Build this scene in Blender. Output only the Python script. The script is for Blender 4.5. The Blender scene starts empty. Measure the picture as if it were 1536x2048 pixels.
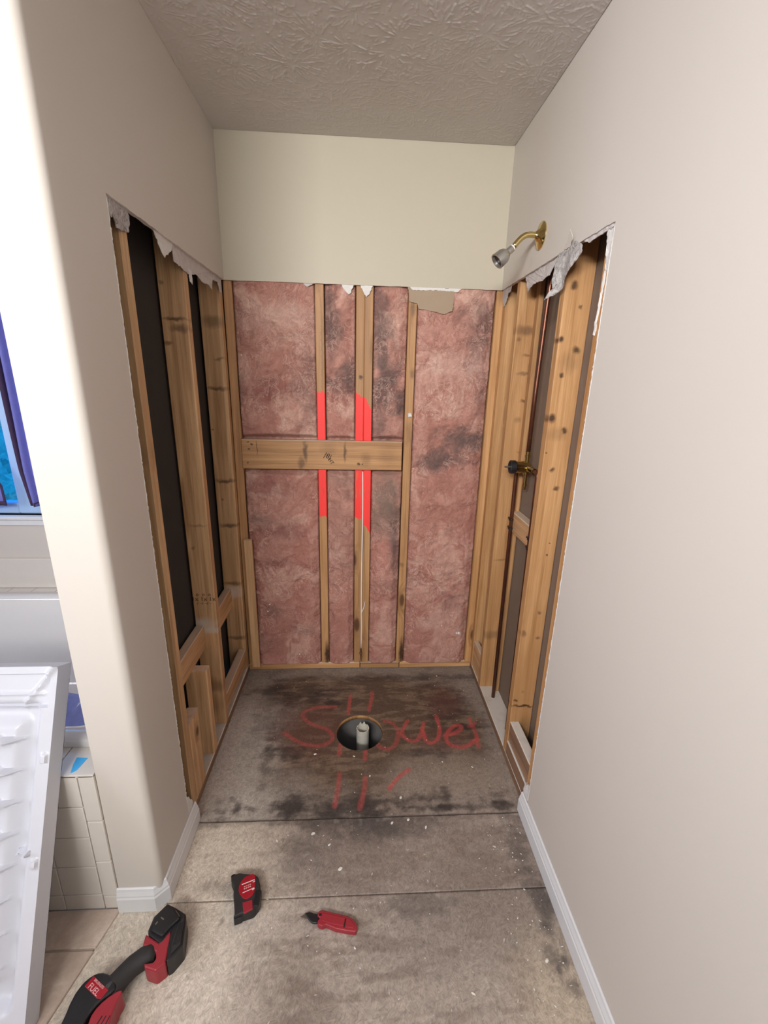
import bpy, bmesh, math, random
import numpy as np
from mathutils import Vector, Matrix, noise as mnoise
random.seed(7)
SC = bpy.context.scene
COL = SC.collection

# ------------------------------------------------------------------ dimensions (metres)
W = 1.185            # alcove width between painted faces
YB = 0.453           # back wall painted face
H = 2.44
ZC = 1.914           # height of the cut drywall edge
T = 0.0127           # drywall thickness
XL, XR = -T, W + T   # stud faces
YS = YB + T

# ------------------------------------------------------------------ camera
cam_d = bpy.data.cameras.new('camera'); cam = bpy.data.objects.new('camera', cam_d); COL.objects.link(cam)
yaw, pitch, roll = 0.060802, 0.288825, 0.025276
f = Vector((math.sin(yaw)*math.cos(pitch), math.cos(yaw)*math.cos(pitch), -math.sin(pitch)))
r = Vector((math.cos(yaw), -math.sin(yaw), 0)); u = r.cross(f)
r2 = math.cos(roll)*r + math.sin(roll)*u; u2 = -math.sin(roll)*r + math.cos(roll)*u
M = Matrix((r2, u2, -f)).transposed().to_4x4(); M.translation = Vector((0.56957, -1.63093, 1.52607))
cam.matrix_world = M
cam_d.sensor_fit = 'VERTICAL'; cam_d.sensor_height = 36; cam_d.lens = 884.1*36/2048
cam_d.clip_start = 0.02
SC.camera = cam

# ------------------------------------------------------------------ world, lamps, exposure
wd = bpy.data.worlds.new('world'); SC.world = wd; wd.use_nodes = True
bg = wd.node_tree.nodes['Background']; bg.inputs[0].default_value = (0.22, 0.50, 1.0, 1); bg.inputs[1].default_value = 2.2
def area(name, loc, target, sx, sy, power, col):
    d = bpy.data.lights.new(name, 'AREA'); d.shape = 'RECTANGLE'; d.size = sx; d.size_y = sy; d.energy = power; d.color = col
    o = bpy.data.objects.new(name, d); COL.objects.link(o); o.location = loc
    o.rotation_euler = (Vector(target)-Vector(loc)).to_track_quat('-Z', 'Y').to_euler(); return o
va_l = area('vanity_light', (-0.30, -3.15, 2.26), (0.95, -0.3, 1.72), 1.2, 0.30, 29, (1.0, 0.99, 0.965)); va_l.data.spread = math.radians(102)
area('ceiling_light', (0.1, -2.2, 2.40), (0.1, -2.2, 0), 0.5, 0.5, 5, (1.0, 0.99, 0.965))
area('daylight_fill', (-2.3, -1.7, 1.75), (1.2, -0.9, 2.1), 1.0, 1.0, 25, (0.84, 0.86, 1.0))  # fill lamp added off the far left wall for the right wall, away from the window
SC.view_settings.view_transform = 'Standard'; SC.view_settings.look = 'None'
SC.view_settings.gamma = 1; SC.view_settings.use_curve_mapping = False
SC.view_settings.exposure = 0.43
SC.cycles.max_bounces = 8; SC.cycles.diffuse_bounces = 5

# ------------------------------------------------------------------ material helpers
class NT:
    def __init__(s, name):
        s.m = bpy.data.materials.new(name); s.m.use_nodes = True; s.t = s.m.node_tree; s.b = s.t.nodes['Principled BSDF']
    def n(s, typ, **kw):
        n = s.t.nodes.new('ShaderNode'+typ)
        for k, v in kw.items():
            if k.startswith('i_'):
                key = k[2:]; key = int(key) if key.isdigit() else key.replace('_', ' ')
                s.put(n.inputs[key], v)
            else: setattr(n, k, v)
        return n
    def put(s, sock, v):
        if isinstance(v, bpy.types.NodeSocket): s.t.links.new(v, sock)
        else: sock.default_value = v
    def math(s, op, a, b=0.0, c=0.0, clamp=False):
        n = s.n('Math', operation=op, use_clamp=clamp); s.put(n.inputs[0], a); s.put(n.inputs[1], b)
        if len(n.inputs) > 2: s.put(n.inputs[2], c)
        return n.outputs[0]
    def mix(s, fac, a, b, blend='MIX'):
        n = s.n('Mix', data_type='RGBA', blend_type=blend); s.put(n.inputs[0], fac); s.put(n.inputs[6], a); s.put(n.inputs[7], b); return n.outputs[2]
    def ramp(s, fac, pts, interp='LINEAR'):
        n = s.n('ValToRGB'); s.put(n.inputs[0], fac); e = n.color_ramp.elements; n.color_ramp.interpolation = interp
        while len(e) < len(pts): e.new(0.5)
        for x, (p, c) in zip(e, pts):
            x.position = p; x.color = c if len(c) == 4 else (*c, 1)
        return n.outputs[0]
    def noise(s, vec, scale, detail=3, rough=0.5, dist=0.0):
        n = s.n('TexNoise', i_Scale=scale, i_Detail=detail, i_Roughness=rough, i_Distortion=dist); s.put(n.inputs['Vector'], vec); return n.outputs[0]
    def mapping(s, vec, scale=(1,1,1), rot=(0,0,0), loc=(0,0,0)):
        n = s.n('Mapping'); s.put(n.inputs[0], vec); s.put(n.inputs['Scale'], scale); s.put(n.inputs['Rotation'], rot); s.put(n.inputs['Location'], loc); return n.outputs[0]
    def obj(s): return s.n('TexCoord').outputs['Object']
    def bump(s, h, strength=0.3, dist=0.002):
        n = s.n('Bump', i_Strength=strength, i_Distance=dist); s.put(n.inputs['Height'], h); s.t.links.new(n.outputs[0], s.b.inputs['Normal'])
    def col(s, c): s.put(s.b.inputs['Base Color'], c if isinstance(c, bpy.types.NodeSocket) or len(c) == 4 else (*c, 1))
    def rough(s, v): s.put(s.b.inputs['Roughness'], v)
    def v(s, k, x): s.put(s.b.inputs[k], x)
G3 = lambda v: (v, v, v, 1)

def plain(name, c, rough=0.5, metal=0.0, var=0.08, bump=0.0, scale=30, coat=0.0):
    k = NT(name); n = k.noise(k.obj(), scale, 4, 0.6)
    c4 = (*c, 1)
    k.col(k.mix(k.math('MULTIPLY', n, 1.0), tuple(x*(1-var) for x in c)+(1,), tuple(min(1, x*(1+var)) for x in c)+(1,)))
    k.rough(k.math('ADD', k.math('MULTIPLY', n, 0.12), rough-0.06)); k.v('Metallic', metal)
    if coat: k.v('Coat Weight', coat)
    if bump: k.bump(k.noise(k.obj(), scale*6, 3), bump, 0.001)
    return k.m

def wood(name, light, dark, knots=2.4, knot_size=0.13, paint=None, dust=0.5, spots=(), smears=()):
    """grain runs along local Z; knots with swirled grain, pale dust on upward faces"""
    k = NT(name); oc = k.obj(); info = k.n('ObjectInfo').outputs['Random']
    off = k.n('CombineXYZ'); k.put(off.inputs[0], k.math('MULTIPLY', info, 37.0)); k.put(off.inputs[1], k.math('MULTIPLY', info, 91.0)); k.put(off.inputs[2], k.math('MULTIPLY', info, 53.0))
    va = k.n('VectorMath', operation='ADD'); k.put(va.inputs[0], oc); k.put(va.inputs[1], off.outputs[0]); p = va.outputs[0]
    vor = k.n('TexVoronoi', i_Scale=1.0); k.put(vor.inputs['Vector'], k.mapping(p, (7.5, 7.5, knots*1.9))); kd = vor.outputs['Distance']
    near = k.math('SUBTRACT', 1.0, k.math('DIVIDE', kd, knot_size*2.6), clamp=True)
    near = k.math('POWER', near, 2.0)
    g = k.mapping(p, (38, 38, 1.3)); gn = k.n('VectorMath', operation='ADD'); k.put(gn.inputs[0], g)
    sw = k.n('CombineXYZ'); k.put(sw.inputs[0], k.math('MULTIPLY', near, 3.0)); k.put(sw.inputs[1], k.math('MULTIPLY', near, 2.0)); k.put(gn.inputs[1], sw.outputs[0])
    grain = k.noise(gn.outputs[0], 1.0, 5, 0.62, 0.6)
    fine = k.noise(k.mapping(p, (240, 240, 6)), 1.0, 3, 0.6)
    big = k.noise(k.mapping(p, (6, 6, 1.7)), 1.0, 3, 0.55)
    gg = k.math('ADD', k.math('MULTIPLY', grain, 0.75), k.math('MULTIPLY', fine, 0.25))
    base = k.ramp(gg, [(0.34, dark), (0.47, tuple(0.5*a+0.5*b for a, b in zip(dark, light))), (0.60, light), (0.76, tuple(min(1, x*1.15) for x in light))])
    base = k.mix(k.ramp(big, [(0.42, G3(0)), (0.68, G3(0.7))]), base, tuple(0.65*a+0.35*b for a, b in zip(dark, light))+(1,))
    kn = k.ramp(kd, [(0.0, G3(1)), (knot_size*0.62, G3(0.9)), (knot_size*1.0, G3(0.25)), (knot_size*1.9, G3(0))])
    base = k.mix(kn, base, (0.10, 0.042, 0.018, 1))
    if spots:
        dn = k.n('VectorMath', operation='ADD'); k.put(dn.inputs[0], oc); cw = k.n('CombineXYZ')
        k.put(cw.inputs[0], k.math('MULTIPLY', k.math('SUBTRACT', k.noise(oc, 45, 2), 0.5), 0.014)); k.put(cw.inputs[2], k.math('MULTIPLY', k.math('SUBTRACT', k.noise(oc, 30, 2), 0.5), 0.030)); k.put(dn.inputs[1], cw.outputs[0])
        acc = None
        for cx, cz, rx, rz, st_ in spots:
            a_ = k.n('VectorMath', operation='SUBTRACT'); k.put(a_.inputs[0], dn.outputs[0]); a_.inputs[1].default_value = (cx, 0, cz)
            b_ = k.n('VectorMath', operation='MULTIPLY'); k.put(b_.inputs[0], a_.outputs[0]); b_.inputs[1].default_value = (1/rx, 0, 1/rz)
            l_ = k.n('VectorMath', operation='LENGTH'); k.put(l_.inputs[0], b_.outputs[0])
            m_ = k.math('MULTIPLY', k.math('SUBTRACT', 1.5, l_.outputs['Value'], clamp=True), st_)
            acc = m_ if acc is None else k.math('MAXIMUM', acc, m_)
        base = k.mix(k.math('MULTIPLY', acc, 1.0, clamp=True), base, (0.060, 0.026, 0.012, 1))
    for cx, cz, rx, rz in smears:
        a_ = k.n('VectorMath', operation='SUBTRACT'); k.put(a_.inputs[0], oc); a_.inputs[1].default_value = (cx, 0, cz)
        b_ = k.n('VectorMath', operation='MULTIPLY'); k.put(b_.inputs[0], a_.outputs[0]); b_.inputs[1].default_value = (1/rx, 0, 1/rz)
        l_ = k.n('VectorMath', operation='LENGTH'); k.put(l_.inputs[0], b_.outputs[0])
        m_ = k.math('MULTIPLY', k.math('SUBTRACT', k.math('ADD', 0.9, k.noise(oc, 30, 3)), l_.outputs['Value'], clamp=True), 0.75)
        base = k.mix(m_, base, (0.66, 0.61, 0.54, 1))
    hue = k.n('HueSaturation'); k.put(hue.inputs['Color'], base); k.put(hue.inputs['Value'], k.math('ADD', 0.88, k.math('MULTIPLY', info, 0.22))); base = hue.outputs[0]
    if paint:
        sx = k.n('SeparateXYZ'); k.put(sx.inputs[0], oc)
        wob = k.math('MULTIPLY', k.math('SUBTRACT', k.noise(k.mapping(oc, (60, 60, 25)), 1.0, 2), 0.5), 0.05)
        z = k.math('ADD', k.math('ADD', sx.outputs[2], wob), k.math('MULTIPLY', sx.outputs[0], paint[2]))
        m = k.math('MULTIPLY', k.math('GREATER_THAN', z, paint[0]), k.math('LESS_THAN', z, paint[1]))
        geo = k.n('NewGeometry'); ny = k.n('SeparateXYZ'); k.put(ny.inputs[0], geo.outputs['Normal'])
        m = k.math('MULTIPLY', m, k.math('GREATER_THAN', k.math('MULTIPLY', ny.outputs[1], -1.0), 0.3))
        m = k.math('MULTIPLY', m, k.ramp(k.noise(k.mapping(oc, (90, 90, 14)), 1.0, 4, 0.7), [(0.30, G3(0.25)), (0.42, G3(1))]))
        base = k.mix(m, base, (0.93, 0.045, 0.040, 1))
    if dust:
        geo = k.n('NewGeometry'); nz = k.n('SeparateXYZ'); k.put(nz.inputs[0], geo.outputs['Normal'])
        dm = k.math('MULTIPLY', k.math('GREATER_THAN', nz.outputs[2], 0.7), k.math('ADD', dust*0.5, k.math('MULTIPLY', k.noise(p, 25, 4), dust)), clamp=True)
        base = k.mix(dm, base, (0.62, 0.58, 0.53, 1))
    k.col(base); k.rough(k.math('ADD', 0.42, k.math('MULTIPLY', grain, 0.3)))
    k.bump(k.math('SUBTRACT', gg, k.math('MULTIPLY', kn, 0.5)), 0.35, 0.002)
    return k.m

def paintwall(name, c):
    k = NT(name); o = k.obj()
    n = k.noise(o, 2.2, 3, 0.5); n2 = k.noise(o, 260, 3, 0.6)
    k.col(k.mix(n, tuple(x*0.97 for x in c)+(1,), tuple(x*1.03 for x in c)+(1,)))
    k.rough(0.55); k.bump(k.math('ADD', n2, k.math('MULTIPLY', k.noise(o, 60, 2), 1.5)), 0.08, 0.001)
    return k.m

def attrmat(name, rough=0.8, scale=(90, 90, 90), amp=0.35, bump=0.4, fibre=False, strand=False):
    k = NT(name); a = k.n('VertexColor', layer_name='Col').outputs[0]; o = k.obj()
    if fibre:
        w = k.noise(o, 7, 3, 0.6); d = k.n('VectorMath', operation='ADD'); k.put(d.inputs[0], o)
        cmb = k.n('CombineXYZ'); k.put(cmb.inputs[0], k.math('MULTIPLY', w, 0.30)); k.put(cmb.inputs[2], k.math('MULTIPLY', k.noise(o, 9, 3), 0.30)); k.put(d.inputs[1], cmb.outputs[0])
        n = k.noise(k.mapping(d.outputs[0], (60, 60, 130), (0, 0.6, 0)), 1.0, 6, 0.72, 1.2)
        n2 = k.noise(k.mapping(d.outputs[0], (22, 22, 9), (0, -0.4, 0)), 1.0, 6, 0.7, 2.0)
        n = k.math('ADD', k.math('MULTIPLY', n, 0.5), k.math('MULTIPLY', n2, 0.5))
    elif strand:
        v1 = k.n('TexVoronoi', i_Scale=42.0, voronoi_dimensions='2D'); k.put(v1.inputs['Vector'], k.mapping(o, (1, 1.5, 1)))
        ang = k.math('MULTIPLY', k.n('SeparateColor', i_0=v1.outputs['Color']).outputs[0], 2.6); cs_ = k.math('COSINE', ang); sn_ = k.math('SINE', ang); sp = k.n('SeparateXYZ', i_0=o)
        xr = k.math('ADD', k.math('MULTIPLY', sp.outputs[0], cs_), k.math('MULTIPLY', sp.outputs[1], sn_)); yr = k.math('SUBTRACT', k.math('MULTIPLY', sp.outputs[1], cs_), k.math('MULTIPLY', sp.outputs[0], sn_))
        cb = k.n('CombineXYZ'); k.put(cb.inputs[0], k.math('MULTIPLY', xr, 45.0)); k.put(cb.inputs[1], k.math('MULTIPLY', yr, 330.0))
        n = k.math('ADD', k.math('MULTIPLY', k.noise(cb.outputs[0], 1.0, 3, 0.6), 0.45), k.math('MULTIPLY', k.noise(o, 85, 5, 0.7, 0.8), 0.55))
    else: n = k.noise(k.mapping(o, scale), 1.0, 5, 0.65)
    f_ = k.ramp(n, [(0.32, G3(1-amp)), (0.5, G3(1.0)), (0.68, G3(1.0+amp))])
    if fibre:
        def vein(sc, mp, off, w_):
            q = k.noise(k.mapping(d.outputs[0], mp, (0, off, 0), (off, 0, off)), sc, 4, 0.62, 1.6)
            return k.math('MULTIPLY', k.math('SUBTRACT', 1.0, k.math('MULTIPLY', k.math('ABSOLUTE', k.math('SUBTRACT', q, 0.5)), w_), clamp=True), k.ramp(k.noise(o, 11, 3), [(0.42, G3(0)), (0.62, G3(1))]))
        v1 = vein(13, (1, 1, 1.4), 0.5, 26.0); v2 = vein(19, (1, 1, 0.8), 2.1, 22.0); v3 = vein(40, (1, 1, 1.2), 4.0, 14.0)
        a = k.mix(k.math('MULTIPLY', v1, 0.50), a, (0.23, 0.075, 0.060, 1)); a = k.mix(k.math('MULTIPLY', v3, 0.35), a, (0.27, 0.10, 0.085, 1)); a = k.mix(k.math('MULTIPLY', v2, 0.40), a, (0.76, 0.54, 0.44, 1))
    mm = k.mix(1.0, a, f_, 'MULTIPLY'); k.col(mm); k.rough(rough); k.bump(n, bump, 0.004 if fibre else 0.0015)
    return k.m

MAT = {}
MAT['paint'] = paintwall('beige_wall_paint', (0.60, 0.557, 0.51))
MAT['paint_back'] = paintwall('cream_wall_paint', (0.50, 0.450, 0.355))
MAT['paper'] = plain('brown_board_paper', (0.20, 0.145, 0.11), 0.85, var=0.15, scale=12)
MAT['gyp'] = plain('raw_gypsum', (0.70, 0.68, 0.66), 0.9, var=0.15, bump=0.6, scale=60)
def roughmat():
    k = NT('crumbled_gypsum_face'); o = k.obj(); n = k.noise(o, 55, 6, 0.75, 1.5)
    k.col(k.ramp(n, [(0.36, (0.20, 0.17, 0.16)), (0.44, (0.46, 0.43, 0.42)), (0.60, (0.66, 0.63, 0.62))])); k.rough(0.9); k.bump(n, 1.0, 0.006); return k.m
MAT['torn_rough'] = roughmat()
MAT['torn'] = plain('torn_gypsum_paper', (0.56, 0.52, 0.51), 0.9, var=0.25, bump=0.8, scale=45)
WL, WD = (0.74, 0.475, 0.255), (0.38, 0.20, 0.088)
BL, BD = (0.58, 0.325, 0.145), (0.27, 0.125, 0.048)
GL, GD = (0.64, 0.365, 0.165), (0.34, 0.155, 0.050)
def K(pts, rx, rz, st_): return [(x, z, rx, rz, st_) for x, z in pts]
MAT['wood'] = wood('stud_pine', WL, WD)
MAT['wood_b'] = wood('stud_pine_banded', WL, WD, knots=0.6, smears=[(0.02, 0.50, .06, .028), (0.06, 0.47, .04, .015)], spots=[(0.045, 1.672, 0.036, 0.006, .75), (0.058, 1.640, 0.028, 0.011, .6), (0.012, 1.595, 0.014, 0.006, .6), (0.012, 1.783, 0.006, 0.006, .5), (0.05, 0.93, .03, .005, .35), (0.024, 0.841, .006, .006, .5), (0.05, 0.20, .05, .03, .45), (0.02, 0.10, .05, .05, .3)])
MAT['wood_c'] = wood('stud_pine_bowed_knots', WL, WD, knots=0.6, smears=[(0.03, 0.45, .06, .03)], spots=[(0.05, 1.71, .04, .022, .5), (0.065, 1.56, .02, .005, .55), (0.045, 1.435, .04, .008, .7), (0.012, 1.255, .005, .005, .7), (0.05, 1.02, .04, .009, .75), (0.03, 0.93, .005, .005, .6), (0.055, 0.80, .04, .010, .7), (0.05, 0.495, .04, .010, .6), (0.05, 0.187, .04, .010, .6)])
MAT['wood_right'] = wood('golden_pine', GL, GD, knots=1.2, knot_size=0.10)
MAT['wood_f'] = wood('knotty_golden_pine', GL, GD, knots=0.4, spots=[(0.027, 1.781, .010, .011, .9), (0.056, 1.721, .005, .006, .7), (0.006, 1.624, .008, .009, .95), (0.062, 1.594, .011, .013, .9), (0.045, 1.56, .028, .03, .28), (0.024, 1.520, .007, .008, .9), (0.011, 1.379, .012, .012, .95), (0.058, 1.34, .010, .011, .9), (0.04, 1.33, .03, .02, .25), (0.006, 1.267, .003, .003, .9), (0.036, 1.208, .008, .008, .85), (0.058, 1.143, .009, .008, .85), (0.062, 0.939, .003, .003, .9), (0.057, 0.894, .003, .003, .9), (0.058, 0.660, .007, .007, .6), (0.010, 0.57, .010, .010, .5), (0.066, 0.552, .007, .007, .6), (0.036, 0.305, .005, .006, .3), (0.045, 0.235, .045, .004, .95), (0.012, 0.262, .008, .006, .8), (0.05, 0.12, .05, .06, .3)])
MAT['wood_g'] = wood('weathered_golden_pine', GL, GD, knots=0.5, spots=[(0.05, 1.695, .05, .015, .55), (0.06, 1.60, .02, .005, .5), (0.055, 1.53, .03, .006, .5), (0.015, 1.66, .008, .008, .5), (0.070, 1.42, .018, .006, .7), (0.046, 1.341, .012, .012, .35), (0.08, 1.202, .02, .005, .5), (0.079, 0.941, .02, .006, .5), (0.04, 0.698, .03, .006, .35), (0.03, 0.30, .04, .02, .35)])
MAT['wood_back'] = wood('aged_pine', BL, BD, knots=1.6)
MAT['wood_rot'] = wood('pine_with_black_foot', BL, BD, knots=1.3, spots=[(0.028, 0.06, .012, .075, 1.0), (0.02, 1.79, .012, .03, .5), (0.012, 0.58, .012, .01, .4), (0.028, 1.52, .01, .02, .5), (0.02, 1.25, .012, .05, .35)])
MAT['wood_board'] = wood('cross_board_pine', BL, BD, knots=0.4, spots=[(-0.085, 0.292, .045, .009, .75), (-0.03, 0.272, .03, .013, .6), (-0.085, 0.478, .040, .007, .75), (-0.05, 0.575, .03, .022, .3), (-0.10, 0.40, .03, .035, .25), (-0.03, 0.54, .006, .006, .9), (-0.03, 0.56, .005, .005, .8), (-0.125, 0.03, .004, .004, .9), (-0.115, 0.045, .004, .004, .9), (-0.095, 0.035, .004, .004, .9), (-0.03, 0.02, .004, .004, .9), (-0.10, 0.068, .035, .0025, .7), (-0.07, 0.68, .05, .04, .2)])
MAT['wood_red'] = wood('painted_pine', BL, BD, knots=1.0, paint=(0.838, 1.43, 0.0), spots=[(0.030, 0.05, .012, .07, 1.0), (0.028, 1.62, .006, .22, .35)])
MAT['wood_red_a'] = wood('painted_pine_tall', BL, BD, knots=1.4, paint=(0.835, 1.432, 0.5), spots=[(0.024, 1.50, .009, .010, .9), (0.034, 0.05, .003, .06, .9)])
MAT['wood_red_b'] = wood('painted_pine_cut', tuple(x*.9 for x in BL), tuple(x*.9 for x in BD), knots=1.4, paint=(0.812, 1.415, 1.6), spots=[(0.003, 0.05, .003, .06, .9), (0.03, 0.95, .006, .12, .4), (0.03, 1.62, .008, .05, .3)])
MAT['wood_dark'] = wood('stained_plate_pine', (0.36, 0.215, 0.13), (0.15, 0.080, 0.045), knots=1.0, dust=1.0)
MAT['floor'] = attrmat('stained_subfloor', 0.75, amp=0.42, bump=0.6, strand=True)
MAT['wool'] = attrmat('pink_fibreglass', 0.95, amp=0.30, bump=0.6, fibre=True)
MAT['ceil'] = plain('textured_ceiling_paint', (0.63, 0.60, 0.575), 0.5, var=0.03, bump=0.1, scale=20)
MAT['white_trim'] = plain('white_trim_paint', (0.70, 0.71, 0.73), 0.4, var=0.04)
MAT['tile'] = plain('glazed_beige_tile', (0.66, 0.62, 0.57), 0.22, var=0.03)
MAT['floor_grout'] = plain('floor_grout', (0.36, 0.29, 0.24), 0.9, var=0.1)
MAT['grout'] = plain('grout', (0.60, 0.56, 0.51), 0.9, var=0.1)
MAT['tub'] = plain('tub_acrylic', (0.74, 0.73, 0.72), 0.08, var=0.02, coat=0.3)
MAT['pan'] = plain('white_fibreglass', (0.60, 0.61, 0.665), 0.35, var=0.03)
MAT['copper'] = plain('aged_copper', (0.20, 0.085, 0.055), 0.35, 0.85, var=0.25)
MAT['brass'] = plain('polished_brass', (0.60, 0.47, 0.20), 0.16, 1.0, var=0.06)
MAT['chrome'] = plain('brushed_nickel', (0.50, 0.49, 0.46), 0.33, 0.9, var=0.05)
MAT['black'] = plain('black_plastic', (0.012, 0.012, 0.014), 0.42, var=0.3, bump=0.15)
MAT['rubber'] = plain('black_rubber', (0.022, 0.020, 0.020), 0.65, var=0.3, bump=0.3)
MAT['red'] = plain('red_plastic', (0.31, 0.022, 0.034), 0.38, var=0.12)
MAT['redlabel'] = plain('glossy_red_label', (0.34, 0.014, 0.026), 0.22, var=0.08)
MAT['white'] = plain('white_print', (0.80, 0.74, 0.72), 0.5, var=0.03)
MAT['pinkprint'] = plain('pale_print', (0.70, 0.42, 0.42), 0.5, var=0.05)
MAT['pvc'] = plain('white_pvc', (0.66, 0.63, 0.55), 0.4, var=0.06)
MAT['steel'] = plain('blade_steel', (0.30, 0.28, 0.25), 0.35, 0.9, var=0.1)
MAT['ink'] = plain('stamp_ink', (0.045, 0.030, 0.020), 0.9, var=0.3)
MAT['inkbrown'] = plain('faded_stamp_ink', (0.13, 0.065, 0.03), 0.9, var=0.3)
MAT['curtain'] = plain('blue_curtain_cloth', (0.17, 0.18, 0.55), 0.85, var=0.15)
MAT['hem'] = plain('dark_curtain_hem', (0.055, 0.030, 0.075), 0.9, var=0.15)
MAT['frame'] = plain('window_frame_vinyl', (0.42, 0.62, 0.90), 0.4, var=0.03)
MAT['leaf'] = plain('hedge_leaves', (0.10, 0.42, 0.40), 0.7, var=0.6, scale=25)
MAT['void'] = plain('crawlspace_concrete', (0.16, 0.15, 0.145), 0.9, var=0.3, scale=15)
MAT['debris'] = plain('plaster_crumbs', (0.72, 0.68, 0.62), 0.9, var=0.15)
def tilefloor():
    k = NT('stone_look_tile'); o = k.obj()
    n = k.noise(o, 9, 6, 0.7, 0.8); n2 = k.noise(k.mapping(o, (50, 80, 50), (0, 0, 0.7)), 1, 4, 0.6)
    k.col(k.mix(k.ramp(n2, [(0.35, G3(0)), (0.7, G3(0.6))]), k.ramp(n, [(0.3, (0.44, 0.34, 0.28)), (0.55, (0.60, 0.49, 0.42)), (0.75, (0.70, 0.61, 0.54))]), (0.44, 0.34, 0.28, 1)))
    k.rough(0.5); k.bump(n2, 0.5, 0.002); return k.m
MAT['floortile'] = tilefloor()
def glassmat():
    k = NT('window_glass'); k.t.nodes.remove(k.b)
    tr = k.n('BsdfTransparent', i_Color=(0.55, 0.93, 1.0, 1)); gl = k.n('BsdfGlossy', i_Roughness=0.03); mx = k.n('MixShader', i_0=0.06, i_1=tr.outputs[0], i_2=gl.outputs[0])
    k.t.links.new(mx.outputs[0], k.t.nodes['Material Output'].inputs[0]); return k.m
MAT['glass'] = glassmat()

# ------------------------------------------------------------------ object helpers
def link(name, me, mats, parent=None, loc=None):
    o = bpy.data.objects.new(name, me); COL.objects.link(o)
    for m in (mats if isinstance(mats, (list, tuple)) else [mats]): me.materials.append(MAT[m] if isinstance(m, str) else m)
    if loc is not None: o.location = loc
    if parent: o.parent = parent
    return o
def tag(o, label=None, cat=None, group=None, kind=None):
    if label: o['label'] = label
    if cat: o['category'] = cat
    if group: o['group'] = group
    if kind: o['kind'] = kind
    return o
def empty(name, loc, label=None, cat=None, group=None, kind=None):
    o = bpy.data.objects.new(name, None); COL.objects.link(o); o.location = loc; o.empty_display_size = 0.05
    return tag(o, label, cat, group, kind)
def fromdata(name, vs, fs, mats, parent=None, loc=None, smooth=False, idx=None):
    me = bpy.data.meshes.new(name); me.from_pydata([tuple(v) for v in vs], [], fs)
    if idx: me.polygons.foreach_set('material_index', idx)
    if smooth: me.polygons.foreach_set('use_smooth', [True]*len(me.polygons))
    me.update(); return link(name, me, mats, parent, loc)
def bmobj(name, bm, mats, parent=None, loc=None, smooth=False):
    me = bpy.data.meshes.new(name); bmesh.ops.recalc_face_normals(bm, faces=bm.faces); bm.to_mesh(me); bm.free()
    if smooth: me.polygons.foreach_set('use_smooth', [True]*len(me.polygons))
    return link(name, me, mats, parent, loc)
def bm_box(bm, lo, hi, bev=0.0, seg=1):
    n0 = len(bm.verts); vs = [bm.verts.new((x, y, z)) for x in (lo[0], hi[0]) for y in (lo[1], hi[1]) for z in (lo[2], hi[2])]
    fs = [bm.faces.new([vs[i] for i in q]) for q in ((0,1,3,2),(4,6,7,5),(0,4,5,1),(2,3,7,6),(0,2,6,4),(1,5,7,3))]
    if bev:
        es = list({e for f_ in fs for e in f_.edges}); bmesh.ops.bevel(bm, geom=es, offset=bev, segments=seg, affect='EDGES', profile=0.6)
def box(name, lo, hi, mat, parent=None, bev=0.0, origin=None, seg=1):
    """box with its own origin (local) at lo unless given"""
    org = Vector(origin if origin is not None else lo); bm = bmesh.new()
    bm_box(bm, Vector(lo)-org, Vector(hi)-org, bev, seg)
    pl = Vector(parent.location) if parent else Vector((0, 0, 0))
    return bmobj(name, bm, mat, parent, org-pl)
def lumber(name, lo, hi, mat, label=None, cat='stud', parent=None, axis='z', notch=None, warp=0.002, group=None):
    """a sawn board, slightly rounded and bowed; grain along its length"""
    lo, hi = Vector(lo), Vector(hi); L = hi-lo
    ax = 'xyz'.index(axis); n = max(2, int(L[ax]/0.12)); rnd = random.Random(hash((round(lo.x,3), round(lo.y,3), round(lo.z,3))) & 0xffff)
    a, b = [(1, 2), (2, 0), (0, 1)][ax]   # other axes
    bv = 0.003
    prof = [(bv,0),(L[a]-bv,0),(L[a],bv),(L[a],L[b]-bv),(L[a]-bv,L[b]),(bv,L[b]),(0,L[b]-bv),(0,bv)]
    bm = bmesh.new(); rings = []
    ph = rnd.uniform(0, 6)
    stops = [L[ax]*i/n for i in range(n+1)]
    if notch:
        z0, z1, d = notch; stops = sorted([s for s in stops if abs(s-z0) > 0.01 and abs(s-z1) > 0.01]+[z0, z0+1e-4, z1, z1+1e-4])
    for s in stops:
        w1 = warp*math.sin(ph+s*2.3); ring = []
        for p_, q_ in prof:
            q2 = q_
            v = [0, 0, 0]; v[a] = p_+w1*0.5; v[b] = q2+w1*0.6; v[ax] = s
            if notch and notch[0] < s <= notch[1]+1e-6 and v[1] < notch[2]: v[1] = notch[2]+v[1]*0.02
            ring.append(bm.verts.new(v))
        rings.append(ring)
    for r0, r1 in zip(rings, rings[1:]):
        for i in range(8): bm.faces.new((r0[i], r0[(i+1) % 8], r1[(i+1) % 8], r1[i]))
    bm.faces.new(rings[0]); bm.faces.new(rings[-1])
    if axis != 'z':   # turn local so the grain axis is local Z
        R = Matrix.Rotation(math.pi/2, 3, 'Y') if axis == 'x' else Matrix.Rotation(-math.pi/2, 3, 'X')
        bmesh.ops.transform(bm, matrix=R.inverted().to_4x4(), verts=bm.verts)
    pl = Vector(parent.location) if parent else Vector((0, 0, 0))
    o = bmobj(name, bm, mat, parent, lo-pl)
    if axis != 'z': o.rotation_euler = R.to_euler()
    if label: tag(o, label, cat, group)
    return o
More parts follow.
